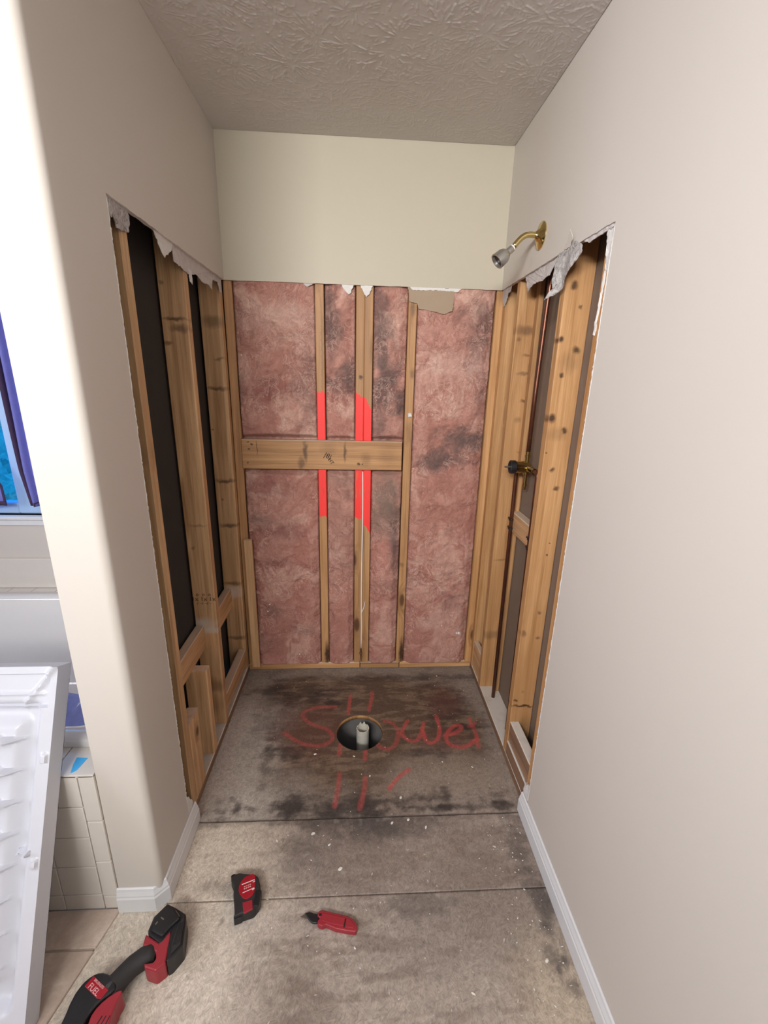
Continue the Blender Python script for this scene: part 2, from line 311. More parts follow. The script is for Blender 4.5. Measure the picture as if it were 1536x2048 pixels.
def tube(name, pts, rad, mat, parent=None, seg=16, caps=True, smooth=True, closed_rad=None):
    """pts world; rad scalar or list"""
    pts = [Vector(p) for p in pts]; org = pts[0].copy(); rads = rad if isinstance(rad, (list, tuple)) else [rad]*len(pts)
    bm = bmesh.new(); rings = []; up = None
    for i, p in enumerate(pts):
        d = (pts[min(i+1, len(pts)-1)]-pts[max(i-1, 0)])
        if d.length < 1e-9: d = Vector((0, 0, 1))
        d.normalize()
        if up is None: up = d.orthogonal().normalized()
        else: up = (up-d*up.dot(d)).normalized()
        s = d.cross(up)
        rings.append([bm.verts.new(p-org+(up*math.cos(2*math.pi*j/seg)+s*math.sin(2*math.pi*j/seg))*rads[i]) for j in range(seg)])
    for a, b in zip(rings, rings[1:]):
        for j in range(seg): bm.faces.new((a[j], a[(j+1) % seg], b[(j+1) % seg], b[j]))
    if caps: bm.faces.new(rings[0]); bm.faces.new(rings[-1])
    pl = Vector(parent.location) if parent else Vector((0, 0, 0))
    o = bmobj(name, bm, mat, parent, org-pl)
    if smooth:
        for q in o.data.polygons: q.use_smooth = len(q.vertices) == 4
    return o
def lathe(name, start, direction, prof, mat, parent=None, seg=24):
    d = Vector(direction).normalized(); s = Vector(start)
    # profile list of (along, radius); sharp duplicates allowed
    bm = bmesh.new(); up = d.orthogonal().normalized(); sd = d.cross(up); rings = []
    for a, r_ in prof: rings.append([bm.verts.new(d*a+(up*math.cos(2*math.pi*j/seg)+sd*math.sin(2*math.pi*j/seg))*max(r_, 1e-4)) for j in range(seg)])
    for a, b in zip(rings, rings[1:]):
        for j in range(seg): bm.faces.new((a[j], a[(j+1) % seg], b[(j+1) % seg], b[j]))
    bm.faces.new(rings[0]); bm.faces.new(rings[-1])
    pl = Vector(parent.location) if parent else Vector((0, 0, 0))
    o = bmobj(name, bm, mat, parent, s-pl)
    for q in o.data.polygons: q.use_smooth = len(q.vertices) == 4
    es = o.modifiers.new('split', 'EDGE_SPLIT'); es.split_angle = math.radians(40)
    return o
def outline_solid(name, pts, z0, z1, mat, parent=None, bev=0.003, seg=2, smooth=False):
    """a solid from a plan outline (world x, y), between two heights, rounded along its top edge"""
    bm = bmesh.new(); c = Vector((sum(p[0] for p in pts)/len(pts), sum(p[1] for p in pts)/len(pts), z0))
    lo = [bm.verts.new((x-c.x, y-c.y, 0)) for x, y in pts]; hi = [bm.verts.new((x-c.x, y-c.y, z1-z0)) for x, y in pts]
    n = len(pts); bm.faces.new(lo); top = bm.faces.new(hi)
    for i in range(n): bm.faces.new((lo[i], lo[(i+1) % n], hi[(i+1) % n], hi[i]))
    bm.normal_update()
    if bev: bmesh.ops.bevel(bm, geom=list(top.edges)+[e for e in bm.edges if abs(e.verts[0].co.z-e.verts[1].co.z) > 1e-5], offset=bev, segments=seg, affect='EDGES', profile=0.5, clamp_overlap=True)
    pl = Vector(parent.location) if parent else Vector((0, 0, 0))
    return bmobj(name, bm, mat, parent, c-pl)
def smooth_loop(pts, it=2):
    for _ in range(it):
        q = []
        for i in range(len(pts)):
            a, b = pts[i], pts[(i+1) % len(pts)]
            q += [(a[0]*.75+b[0]*.25, a[1]*.75+b[1]*.25), (a[0]*.25+b[0]*.75, a[1]*.25+b[1]*.75)]
        pts = q
    return pts

def jag(p, q, step=0.012, amp=0.0025, seed=1):
    """a ragged cut from p to q (2-D), end point left out"""
    rr = random.Random(seed); L = math.dist(p, q); n = max(1, int(L/step)); d = ((q[0]-p[0])/L, (q[1]-p[1])/L); out = [p]
    for i in range(1, n):
        s = (i+rr.uniform(-.3, .3))/n; a = rr.uniform(-amp, amp)
        out.append((p[0]+(q[0]-p[0])*s-d[1]*a, p[1]+(q[1]-p[1])*s+d[0]*a))
    return out
def slab(name, outline, axis, c0, c1, mats, parent=None, kind='structure'):
    """board cut to a 2-D outline; c0 is its painted face, c1 its back. mats = face, back, edge"""
    def P(p, c): return (c, p[0], p[1]) if axis == 'x' else ((p[0], c, p[1]) if axis == 'y' else (p[0], p[1], c))
    bm = bmesh.new(); a = [bm.verts.new(P(p, c0)) for p in outline]; b = [bm.verts.new(P(p, c1)) for p in outline]; n = len(outline)
    fa = bm.faces.new(a); fb = bm.faces.new(b[::-1]); fa.material_index = 0; fb.material_index = 1
    for i in range(n): bm.faces.new((a[i], b[i], b[(i+1) % n], a[(i+1) % n])).material_index = 2
    bm.normal_update(); bmesh.ops.triangulate(bm, faces=[fa, fb], ngon_method='EAR_CLIP')
    o = bmobj(name, bm, mats, parent)
    if kind: o['kind'] = kind
    return o

# ------------------------------------------------------------------ numpy noise
def vnoise(x, y, seed):
    rs = np.random.RandomState(seed); Nn = 256; lat = rs.rand(Nn, Nn)
    xi = np.floor(x).astype(int); yi = np.floor(y).astype(int); fx = x-xi; fy = y-yi; fx = fx*fx*(3-2*fx); fy = fy*fy*(3-2*fy)
    g = lambda i, j: lat[i % Nn, j % Nn]
    return (g(xi, yi)*(1-fx)+g(xi+1, yi)*fx)*(1-fy)+(g(xi, yi+1)*(1-fx)+g(xi+1, yi+1)*fx)*fy
def fbm(x, y, sc, seed, octv=5, rough=0.55):
    s = 0; a = 1; t = 0
    for o_ in range(octv):
        s = s+a*vnoise(x*sc+17.3*o_, y*sc+9.1*o_, seed+o_); t += a; a *= rough; sc *= 2.03
    return s/t
def sst(a, b, x): t = np.clip((x-a)/(b-a), 0, 1); return t*t*(3-2*t)
def segdist(X, Y, pts):
    d = np.full(X.shape, 9.0)
    for (x0, y0), (x1, y1) in zip(pts, pts[1:]):
        dx, dy = x1-x0, y1-y0; L = dx*dx+dy*dy+1e-12; t_ = np.clip(((X-x0)*dx+(Y-y0)*dy)/L, 0, 1)
        d = np.minimum(d, np.hypot(X-x0-t_*dx, Y-y0-t_*dy))
    return d
def setcol(me, rgb):
    a = me.color_attributes.new('Col', 'FLOAT_COLOR', 'POINT'); arr = np.ones((len(rgb), 4), dtype=np.float32); arr[:, :3] = rgb; a.data.foreach_set('color', arr.ravel())
def lerp(a, b, m): return a*(1-m[..., None])+np.array(b)*m[..., None]

# ================================================================== SETTING
# ---- walls
LM = ['paint', 'paper', 'gyp']
# left partition: L shaped board with the shower opening cut out, rounded end, far board
out = jag((-0.447, 0.03), (-0.447, 1.905), 0.012, 0.0022, 3)+[(-0.447, 1.914)]+jag((-0.44, 1.914), (YB, 1.914), 0.02, 0.0012, 4)+[(YB, 1.914), (YB, H), (-0.60, H), (-0.60, 0.0), (-0.447, 0.0)]
wl = slab('wall_left', out, 'x', 0.0, -T, LM)
prof_o = [(0, -0.60)]+[(-0.02+0.02*math.cos(a), -0.645-0.02*math.sin(a)) for a in [i*math.pi/2/8 for i in range(9)]]
prof_o += [(-0.121+0.004*math.cos(a), -0.661-0.004*math.sin(a)) for a in [math.pi/2+i*math.pi/2/4 for i in range(5)]]+[(-0.125, 0.553)]
def inset(pl, d):
    res = []
    for i, p in enumerate(pl):
        a = pl[max(i-1, 0)]; b = pl[min(i+1, len(pl)-1)]; dx, dy = b[0]-a[0], b[1]-a[1]; L = math.hypot(dx, dy); res.append((p[0]+dy/L*d*-1, p[1]-dx/L*d*-1))
    return res
prof_i = inset(prof_o, T)
if prof_i[0][0] > 0: prof_i = inset(prof_o, -T)
vs, fs, ix = [], [], []; n = len(prof_o)
for z in (0, H):
    vs += [(x, y, z) for x, y in prof_o]; vs += [(x, y, z) for x, y in prof_i]
for i in range(n-1):
    fs.append((i, i+1, 2*n+i+1, 2*n+i)); ix.append(0)
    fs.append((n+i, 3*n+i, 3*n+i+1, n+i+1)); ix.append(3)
o = fromdata('corner_board', vs, fs, LM+[plain('shaded_board_back', (0.040, 0.030, 0.024), 0.9, var=0.3, scale=12)], wl, smooth=True, idx=ix); o['label'] = 'rounded outside corner and pale end of the wall'  # inner board face coloured near-black: the shade of the left cavity
# right wall board
out = jag((-0.438, 0.0), (-0.438, 1.90), 0.012, 0.0016, 8)+[(-0.438, 1.908)]+jag((-0.43, 1.910), (-0.19, 1.914), 0.02, 0.002, 9)+jag((-0.10, 1.914), (YB, 1.914), 0.02, 0.001, 10)+[(YB, 1.914), (YB, H), (-3.4, H), (-3.4, 0)]
wr = slab('wall_right', out, 'x', W, W+T, LM)
box('back_board', (W+T+0.0895, -0.62, -0.02), (W+2*T+0.0895, 0.555, H), 'paper', wr)
# back wall: upper painted board over the alcove, sheathing behind the insulation
out = jag((0, 1.914), (W, 1.914), 0.03, 0.0008, 12)+[(W, 1.914), (W, H), (0, H)]
wb = slab('wall_back', out, 'y', YB, YB+T, ['paint_back', 'paper', 'gyp'])
o = box('wall_exterior', (-0.125, YS+0.09, -0.02), (W+2*T+0.09, YS+0.10, H), 'paper'); o['kind'] = 'structure'
# tub side exterior wall with the window opening
WX0, WX1, WZ0, WZ1 = -1.75, -0.86, 0.877, 2.02
ww = empty('wall_window_side', (0, 0, 0), kind='structure')
for nm, lo, hi in (('wall_board', (-2.4, YB, 0), (WX0, YB+0.12, H)), ('wall_board', (WX1, YB, 0), (-0.126, YB+0.12, H)), ('wall_board', (WX0, YB, 0), (WX1, YB+0.12, WZ0)), ('wall_board', (WX0, YB, WZ1), (WX1, YB+0.12, H))):
    box(nm, lo, hi, 'paint', ww)
o = box('wall_far_left', (-2.5, -3.4, 0), (-2.4, YB, H), 'paint'); o['kind'] = 'structure'
o = box('wall_behind', (-2.5, -3.5, 0), (W+0.1, -3.4, H), 'paint'); o['kind'] = 'structure'
o = box('wall_outer', (W+0.116, -3.5, 0), (W+0.13, 0.57, H), 'paint'); o['kind'] = 'structure'
# ceiling
ce = box('ceiling', (-2.5, -3.5, H), (W+0.13, YB+0.12, H+0.02), 'ceil', origin=(0, 0, H)); ce['kind'] = 'structure'
def stomped():
    """crow's-foot texture: thin radial ridges of joint compound round each stomp of the brush"""
    st_ = 0.0023; x0, x1, y0, y1 = 0.0005, W-0.0005, -0.80, YB-0.0005; nx = int((x1-x0)/st_); ny = int((y1-y0)/st_)
    hgt = np.zeros((nx+1, ny+1)); rr = random.Random(44)
    def stroke(ax_, ay, bx, by, wd, ht):
        lo_i = max(0, int((min(ax_, bx)-x0)/st_)-3); hi_i = min(nx, int((max(ax_, bx)-x0)/st_)+4); lo_j = max(0, int((min(ay, by)-y0)/st_)-3); hi_j = min(ny, int((max(ay, by)-y0)/st_)+4)
        if hi_i <= lo_i or hi_j <= lo_j: return
        X, Y = np.meshgrid(x0+np.arange(lo_i, hi_i)*st_, y0+np.arange(lo_j, hi_j)*st_, indexing='ij')
        dx, dy = bx-ax_, by-ay; L = dx*dx+dy*dy+1e-12; t_ = np.clip(((X-ax_)*dx+(Y-ay)*dy)/L, 0, 1); d = np.hypot(X-ax_-t_*dx, Y-ay-t_*dy)
        v = ht*np.exp(-(d/wd)**2)*(0.55+0.45*t_); hgt[lo_i:hi_i, lo_j:hi_j] = np.maximum(hgt[lo_i:hi_i, lo_j:hi_j], v)
    cs_ = []
    for i in range(11):
        for j in range(12): cs_.append((x0+(i+rr.uniform(-.1, 1.1))*0.111, y0+(j+rr.uniform(-.1, 1.1))*0.106))
    for cx, cy in cs_:
        amp = rr.uniform(.5, 1.1)*(1.0 if cy < 0.12 else 0.6); R0 = rr.uniform(0.055, 0.105); n_ = rr.randint(30, 44)
        gap = rr.uniform(0, 6.28); gw = rr.uniform(0, 3.6)
        for k in range(n_):
            a = 2*math.pi*k/n_+rr.uniform(-.08, .08)
            if abs((a-gap+math.pi) % (2*math.pi)-math.pi) < gw*.5: continue
            r = rr.uniform(0.008, 0.045)
            while r < R0:
                L = rr.uniform(0.005, 0.024); b = a+rr.uniform(-.12, .12)
                if rr.random() < 0.66: stroke(cx+r*math.cos(a), cy+r*math.sin(a), cx+(r+L)*math.cos(b), cy+(r+L)*math.sin(b), rr.uniform(0.0013, 0.0022), amp*rr.uniform(.0007, .0021))
                r += L+rr.uniform(0.002, 0.014); a = b
    for k in range(1500):
        x, y, a, L = rr.uniform(x0, x1), rr.uniform(y0, y1), rr.uniform(0, 6.28), rr.uniform(.002, .010); stroke(x, y, x+L*math.cos(a), y+L*math.sin(a), rr.uniform(0.0013, 0.002), rr.uniform(.0004, .0013))
    X, Y = np.meshgrid(x0+np.arange(nx+1)*st_, y0+np.arange(ny+1)*st_, indexing='ij'); n_ = fbm(X, Y, 60, 5, 3)
    Z = -0.0012-hgt*1.05*(0.6+0.8*n_)-0.0005*n_
    me = bpy.data.meshes.new('stomped_texture'); V = np.stack([X, Y, Z], -1).reshape(-1, 3); idx = np.arange(len(V)).reshape(nx+1, ny+1)
    q = np.stack([idx[:-1, :-1], idx[:-1, 1:], idx[1:, 1:], idx[1:, :-1]], -1).reshape(-1, 4)
    me.vertices.add(len(V)); me.vertices.foreach_set('co', V.ravel()); me.loops.add(q.size); me.loops.foreach_set('vertex_index', q.ravel()); me.polygons.add(len(q)); me.polygons.foreach_set('loop_start', np.arange(0, q.size, 4)); me.update(calc_edges=True)
    me.polygons.foreach_set('use_smooth', [True]*len(q)); link('stomped_texture', me, 'ceil', ce, (0, 0, 0))
stomped()

# ---- floor: one object, its plywood sheets and tiles are pieces
fl = empty('floor', (0, 0, 0), kind='structure')
HC, HR = (0.584, 0.004), 0.1045
LET = dict(
 S=[(0.469,0.169),(0.38,0.171),(0.318,0.142),(0.312,0.104),(0.37,0.053),(0.434,0.03),(0.467,-0.012),(0.46,-0.05),(0.402,-0.074),(0.321,-0.053),(0.248,0.008)],
 H1=[(0.539,0.248),(0.534,0.191),(0.53,0.121)], H1b=[(0.502,-0.058),(0.497,-0.119)], H2=[(0.649,0.271),(0.641,0.204),(0.629,0.141)], H2b=[(0.611,-0.086),(0.606,-0.146)],
 o=[(0.700,0.070),(0.735,0.06),(0.752,0.03),(0.76,-0.006),(0.744,-0.071),(0.707,-0.101),(0.664,-0.081),(0.655,-0.043)],
 w1=[(0.809,0.069),(0.789,0.034),(0.77,-0.007),(0.787,-0.04),(0.826,-0.061),(0.854,-0.036),(0.872,0.018),(0.882,0.053)],
 w2=[(0.872,0.018),(0.873,-0.049),(0.899,-0.076),(0.941,-0.038),(0.953,0.03),(0.948,0.095)],
 e=[(0.969,-0.026),(1.024,-0.014),(1.058,0.02),(1.041,0.042),(0.998,0.015),(0.967,-0.039),(0.979,-0.084),(1.026,-0.098),(1.071,-0.081),(1.109,-0.049)],
 r1=[(1.103,0.076),(1.109,0.012),(1.111,-0.043),(1.103,-0.094)], r2=[(1.091,0.026),(1.123,0.047)],
 q1=[(0.503,-0.216),(0.5,-0.278),(0.491,-0.355)], q2=[(0.607,-0.235),(0.602,-0.292),(0.584,-0.368)], q3=[(0.785,-0.203),(0.73,-0.244),(0.7,-0.29)])
def floor_colour(X, Y, which):
    n1 = fbm(X, Y, 3.0, 11, 6, .6); n2 = fbm(X+5, Y, 9.0, 21, 5, .6); n3 = fbm(X, Y+3, 38.0, 31, 4, .6); ns = fbm(X*1.0, Y*4.0, 12.0, 41, 4, .6)
    if which == 1:
        c = np.zeros(X.shape+(3,))+np.array([0.120, 0.076, 0.052])
        c = lerp(c, (0.205, 0.140, 0.098), sst(.45, .66, ns))
        # paler, greyer margin with plaster dust
        e = np.minimum(np.minimum(X-0.0, W-X), np.minimum(YB-Y, (Y+0.404)*0.8))
        m = (1-sst(0.0, 0.17, e+(n1-.5)*0.30+(n2-.5)*.1))*0.8
        c = lerp(c, (0.31, 0.265, 0.23), m)
        m = (1-sst(0.1, 0.34, X+(n1-.5)*0.25))*(1-sst(0.05, 0.3, Y+(n1-.5)*.2))*0.8; c = lerp(c, (0.50, 0.45, 0.405), m)
        m = (1-sst(0.05, 0.22, np.abs(Y+0.30)+(n1-.5)*.2))*sst(0.55, 0.85, X+(n2-.5)*.3)*0.7; c = lerp(c, (0.34, 0.28, 0.235), m)
        m = (1-sst(0.04, 0.2, np.hypot((X-0.95)*.7, Y+0.20)+(n2-.5)*.15))*0.6; c = lerp(c, (0.30, 0.24, 0.19), m)
        # black water stains
        for cx, cy, rx, ry, s in ((0.36, 0.23, .09, .035, .7), (0.27, 0.30, .25, .025, .5), (0.45, 0.20, .03, .03, .8), (0.28, -0.10, .045, .035, .8), (0.62, -0.345, .30, .035, .75), (0.45, -0.37, .2, .022, .6), (1.0, -0.375, .20, .013, .7), (1.08, 0.02, .05, .035, .8), (1.05, 0.16, .09, .08, .5), (0.86, -0.12, .07, .02, .6), (0.2, -0.15, .02, .1, .5), (0.95, 0.1, .03, .2, .3), (0.70, 0.38, .4, .02, .5), (0.15, 0.15, .05, .2, .35)):
            d = np.hypot((X-cx)/rx, (Y-cy)/ry)+(n2-.5)*3.0+(ns-.5)*2.0+(n3-.5)*1.6; c = lerp(c, (0.040, 0.030, 0.028), (1-sst(.2, 1.9, d))*s)
        # reddish wet wood
        for cx, cy, rx, ry in ((0.35, 0.05, .15, .15), (1.0, 0.2, .1, .1), (0.95, -0.05, .15, .06)):
            d = np.hypot((X-cx)/rx, (Y-cy)/ry)+(n2-.5)*1.5; c = lerp(c, (0.135, 0.055, 0.042), (1-sst(.4, 1.4, d))*.55)
        # spray-painted word and marks
        for k_, pts in LET.items():
            for _ in range(3 if len(pts) > 2 else 0):   # rounded hand-sprayed strokes
                pts = [pts[0]]+[(a[0]*w_+b[0]*(1-w_), a[1]*w_+b[1]*(1-w_)) for a, b in zip(pts, pts[1:]) for w_ in (.75, .25)]+[pts[-1]]
            d = segdist(X, Y, pts)+(n3-.5)*0.010; strength = {'S': .52, 'o': .55, 'w1': .75, 'w2': .85, 'e': .85, 'r1': .65, 'r2': .5, 'q1': .6, 'q2': .6, 'q3': .75}.get(k_, .65)
            c = lerp(c, (0.55, 0.085, 0.08), (1-sst(.0045, .0135, d))*0.85*strength*(0.55+0.9*np.clip(n3, 0, .6)))
        m = (1-sst(.0, .006, Y+0.4035))*0.8; c = lerp(c, (0.03, 0.025, 0.022), m)
    else:
        c = np.zeros(X.shape+(3,))+np.array([0.40, 0.335, 0.285])
        c = lerp(c, (0.27, 0.215, 0.175), sst(.44, .62, n1)*.75)
        c = lerp(c, (0.205, 0.155, 0.125), sst(.50, .66, ns)*.55)
        m = (1-sst(0.12, 0.42, X+(n1-.5)*0.35+ (Y+.7)*.25))*0.9; c = lerp(c, (0.68, 0.60, 0.51), m)
        if which == 2:
            m = sst(0.25, .5, X+(n1-.5)*.2)*(1-sst(.95, 1.15, X+(n2-.5)*.2)); c = lerp(c, (0.235, 0.185, 0.155), m*.6)
            for cx, cy, rx, ry, s in ((0.62, -0.44, .06, .05, .6), (0.45, -0.42, .12, .02, .5), (0.40, -0.52, .06, .06, .35), (0.75, -0.44, .1, .03, .5), (1.13, -0.55, .04, .1, .6), (0.55, -0.41, .5, .012, .5), (0.14, -0.62, .08, .02, .35)):
                d = np.hypot((X-cx)/rx, (Y-cy)/ry)+(n2-.5)*2.4+(n3-.5)*1.6; c = lerp(c, (0.085, 0.07, 0.066), (1-sst(.2, 1.9, d))*s)
        else:
            m = (1-sst(.06, .22, np.hypot((X-1.13)*1.2, (Y+.93)*.55)+(n1-.5)*.2)); c = lerp(c, (0.52, 0.43, 0.33), m*.8)
            m = (1-sst(.05, .2, Y*-1-.70+(n1-.5)*.15))*sst(.5, .8, X)*.5; c = lerp(c, (0.23, 0.19, 0.165), m)
            for cx, cy, rx, ry, s in ((1.14, -0.72, .025, .12, .75), (0.75, -0.69, .08, .03, .4), (1.12, -0.83, .03, .03, .5)):
                d = np.hypot((X-cx)/rx, (Y-cy)/ry)+(n2-.5)*2.4+(n3-.5)*1.6; c = lerp(c, (0.08, 0.065, 0.06), (1-sst(.4, 1.5, d))*s)
        c = lerp(c, (0.12, 0.095, 0.08), sst(.70, .76, n3)*.35)
        c = lerp(c, (0.62, 0.57, 0.50), sst(.68, .80, fbm(X+9, Y+4, 34., 77, 3))*.15)
    return c*(0.83+0.18*n3)[..., None]
def sheet(which, x0, x1, y0, y1, st, hole=False, skew=0.0):
    nx = int((x1-x0)/st)+1; ny = int((y1-y0)/st)+1
    X, Y = np.meshgrid(np.linspace(x0, x1, nx), np.linspace(y0, y1, ny), indexing='ij')
    rr_ = np.hypot(X-HC[0], Y-HC[1]); ins = (rr_ < HR) if hole else np.zeros_like(X, bool)
    if hole:
        k_ = np.where(ins, HR/np.maximum(rr_, 1e-4), 1.0); X = HC[0]+(X-HC[0])*k_; Y = HC[1]+(Y-HC[1])*k_
    Z = -0.0006-0.0012*sst(.55, .75, fbm(X, Y, 20., 51+which, 3))
    idx = np.arange(nx*ny).reshape(nx, ny)
    q = np.stack([idx[:-1, :-1], idx[1:, :-1], idx[1:, 1:], idx[:-1, 1:]], -1).reshape(-1, 4)
    if hole:
        fi = ins.ravel(); q = q[~fi[q].all(1)]
    me = bpy.data.meshes.new('subfloor_panel'); V = np.stack([X, Y, Z], -1).reshape(-1, 3)
    nb = len(V)   # skirt: sheet edges go down 18 mm
    ring = np.concatenate([idx[:, 0], idx[-1, 1:], idx[-2::-1, -1], idx[0, -2:0:-1]]); B = V[ring].copy(); B[:, 2] = -0.018
    V2 = np.concatenate([V, B]); m_ = len(ring); side = [(int(ring[(i+1) % m_]), int(ring[i]), nb+i, nb+(i+1) % m_) for i in range(m_)]
    me.from_pydata(V2.tolist(), [], q.tolist()+side); me.update()
    c = floor_colour(X, Y, which).reshape(-1, 3); setcol(me, np.concatenate([c, c[ring]*0.4]))
    me.polygons.foreach_set('use_smooth', [True]*len(q)+[False]*m_)
    return link('subfloor_panel', me, 'floor', fl)
sheet(1, XL-0.09, XR+0.09, -0.4035, YS+0.088, 0.0036, True)
sheet(2, -0.135, W+0.004, -0.6560, -0.4052, 0.0045)
sheet(3, -0.30, W+0.004, -2.0, -0.6578, 0.0055)
box('subfloor_panel', (-2.45, -3.45, -0.02), (W+0.1, -2.002, -0.001), 'void', fl)
box('subfloor_panel', (-2.45, -2.0, -0.02), (-0.301, 0.56, -0.001), 'void', fl)
# plywood edge of the drain hole and the crawl space seen through it
bm = bmesh.new(); N_ = 48
rg = [[bm.verts.new((HC[0]+math.cos(2*math.pi*i/N_)*rr0, HC[1]+math.sin(2*math.pi*i/N_)*rr0, z)) for i in range(N_)] for rr0, z in ((HR, -0.0008), (HR-0.001, -0.004), (HR-0.0015, -0.019), (HR+0.03, -0.019))]
for a, b in zip(rg, rg[1:]):
    for i in range(N_): bm.faces.new((a[i], a[(i+1) % N_], b[(i+1) % N_], b[i]))
bmobj('hole_edge', bm, 'wood_back', fl, smooth=True)
cs = empty('crawl_space', (0, 0, 0), kind='structure')
box('crawl_floor', (-0.2, -0.6, -0.52), (1.4, 0.7, -0.50), 'void', cs)
for lo, hi in (((-0.2, 0.14, -0.50), (1.4, 0.17, -0.019)), ((-0.2, -0.6, -0.50), (1.4, -0.57, -0.019)), ((0.15, -0.57, -0.50), (0.18, 0.14, -0.019)), ((1.0, -0.57, -0.50), (1.03, 0.14, -0.019))):
    box('joist', lo, hi, 'void', cs, bev=0.002)
# stone-look tiles beyond the cut edge at the left
def tx(y): return -0.127+(y+0.686)*0.22-0.001
rows = [(-0.765, -0.6705), (-1.07, -0.771), (-1.375, -1.076), (-1.68, -1.381), (-1.985, -1.686)]
for y0, y1 in rows:
    xr0, xr1 = tx(y0), tx(y1); cx_ = 0
    first = True; x1a, x1b = xr0, xr1
    edges = [-0.16-0.012, -0.472, -0.777, -1.082, -1.387, -1.692, -1.997, -2.302]
    prev = None
    xs = [e for e in edges if e < min(xr0, xr1)-0.03]
    lefts = xs; rights = [None]+[e-0.006 for e in xs[:-1]]
    for L_, R_ in zip(lefts, rights):
        p4 = [(L_, y0), (xr0 if R_ is None else R_, y0), (xr1 if R_ is None else R_, y1), (L_, y1)]
        o = outline_solid('floor_tile', p4, 0.0, 0.008, 'floortile', fl, bev=0.0015, seg=1)
box('grout_bed', (-2.4, -2.0, -0.001), (-0.47, -0.660, 0.0045), 'floor_grout', fl)
outline_solid('grout_bed', [(-0.47, -2.0), (tx(-2.0)-0.003, -2.0), (tx(-0.687)-0.003, -0.687), (-0.130, -0.660), (-0.47, -0.660)], -0.0005, 0.0045, 'floor_grout', fl, bev=0)

# ---- baseboards
def baseboard(name, path, flip=1):
    pr_ = [(0, 0.001), (0.013, 0.001), (0.013, 0.052), (0.0105, 0.057), (0.0105, 0.062), (0.0065, 0.074), (0.005, 0.082), (0.002, 0.085), (0, 0.085)]
    bm = bmesh.new(); rings = []
    for i, p in enumerate(path):
        ns = []
        for a, b in ((i-1, i), (i, i+1)):
            if 0 <= a and b < len(path):
                d = Vector(path[b])-Vector(path[a]); d.normalize(); ns.append(Vector((d.y, -d.x))*flip)
        nn = (ns[0]+ns[-1]).normalized(); k_ = 1/max(0.3, nn.dot(ns[0]))
        rings.append([bm.verts.new((p[0]+nn.x*k_*d_, p[1]+nn.y*k_*d_, z)) for d_, z in pr_])
    m_ = len(pr_)
    for a, b in zip(rings, rings[1:]):
        for j in range(m_): bm.faces.new((a[j], a[(j+1) % m_], b[(j+1) % m_], b[j]))
    bm.faces.new(rings[0]); bm.faces.new(rings[-1])
    o = bmobj(name, bm, 'white_trim'); o['kind'] = 'structure'; return o
baseboard('baseboard_left', [(0.0003, -0.392), (0.0003, -0.642), (-0.023, -0.6655), (-0.126, -0.6655)], -1)
baseboard('baseboard_right', [(W-0.0003, -0.392), (W-0.0003, -3.39)], 1)

def torn_edge(name, y, x, z0, z1, sgn, parent, seed):
    rr = random.Random(seed); vs = []; fs = []; z = z0; i = 0
    while z < z1:
        w_ = max(0.0008, rr.gauss(0.0026, 0.0013)); xo = x+rr.uniform(-.0004, .0004)
        for dy, dx in ((-0.0006, -0.0006*sgn), (w_, -0.0006*sgn), (w_, 0.003*sgn), (-0.0006, 0.003*sgn)): vs.append((xo+dx, y+dy, z))
        if i:
            a, b = 4*(i-1), 4*i
            for j in range(4): fs.append((a+j, a+(j+1) % 4, b+(j+1) % 4, b+j))
        i += 1; z += rr.uniform(0.003, 0.009)
    fromdata(name, vs, fs, 'gyp', parent)
torn_edge('torn_edge', -0.447, 0.0, 0.14, 1.905, -1, wl, 5)
torn_edge('torn_edge', -0.438, W, 0.10, 1.900, 1, wr, 6)
# ---- torn drywall faces still hanging under the cut
def torn(name, outline, axis, c, parent, mat='torn', curl=0.0, thick=0.002, seed=0, label=None, twist=0.0):
    pts = []; n = len(outline)
    for i in range(n): pts += jag(outline[i], outline[(i+1) % n], 0.006, 0.0022, seed*31+i)
    bm = bmesh.new(); vs_ = [bm.verts.new((c, p[0], p[1]) if axis == 'x' else (p[0], c, p[1])) for p in pts]; fc = bm.faces.new(vs_)
    bm.normal_update(); bmesh.ops.triangulate(bm, faces=[fc], ngon_method='EAR_CLIP'); bmesh.ops.subdivide_edges(bm, edges=[e for e in bm.edges if e.calc_length() > 0.015], cuts=2, use_grid_fill=False)
    bmesh.ops.triangulate(bm, faces=bm.faces)
    top = ZC
    for v in bm.verts:
        dz = max(0, top-v.co.z); k_ = mnoise.noise(Vector((v.co.x*9+seed, v.co.y*70, v.co.z*70)))*0.0022
        off = curl*(dz/0.1)**1.5+k_+twist*dz*math.sin(v.co.y*60)
        if v.co.z > top: off = -abs(v.co.z-top)*0.35 if curl < 0 else off
        if axis == 'x': v.co.x += off
        else: v.co.y += off
    rg_ = bmesh.ops.extrude_face_region(bm, geom=list(bm.faces)); mv = Vector((thick, 0, 0)) if axis == 'x' else Vector((0, thick, 0))
    bmesh.ops.translate(bm, vec=mv, verts=[v for v in rg_['geom'] if isinstance(v, bmesh.types.BMVert)])
    o = bmobj(name, bm, mat, parent)
    if label: o['label'] = label
    return o
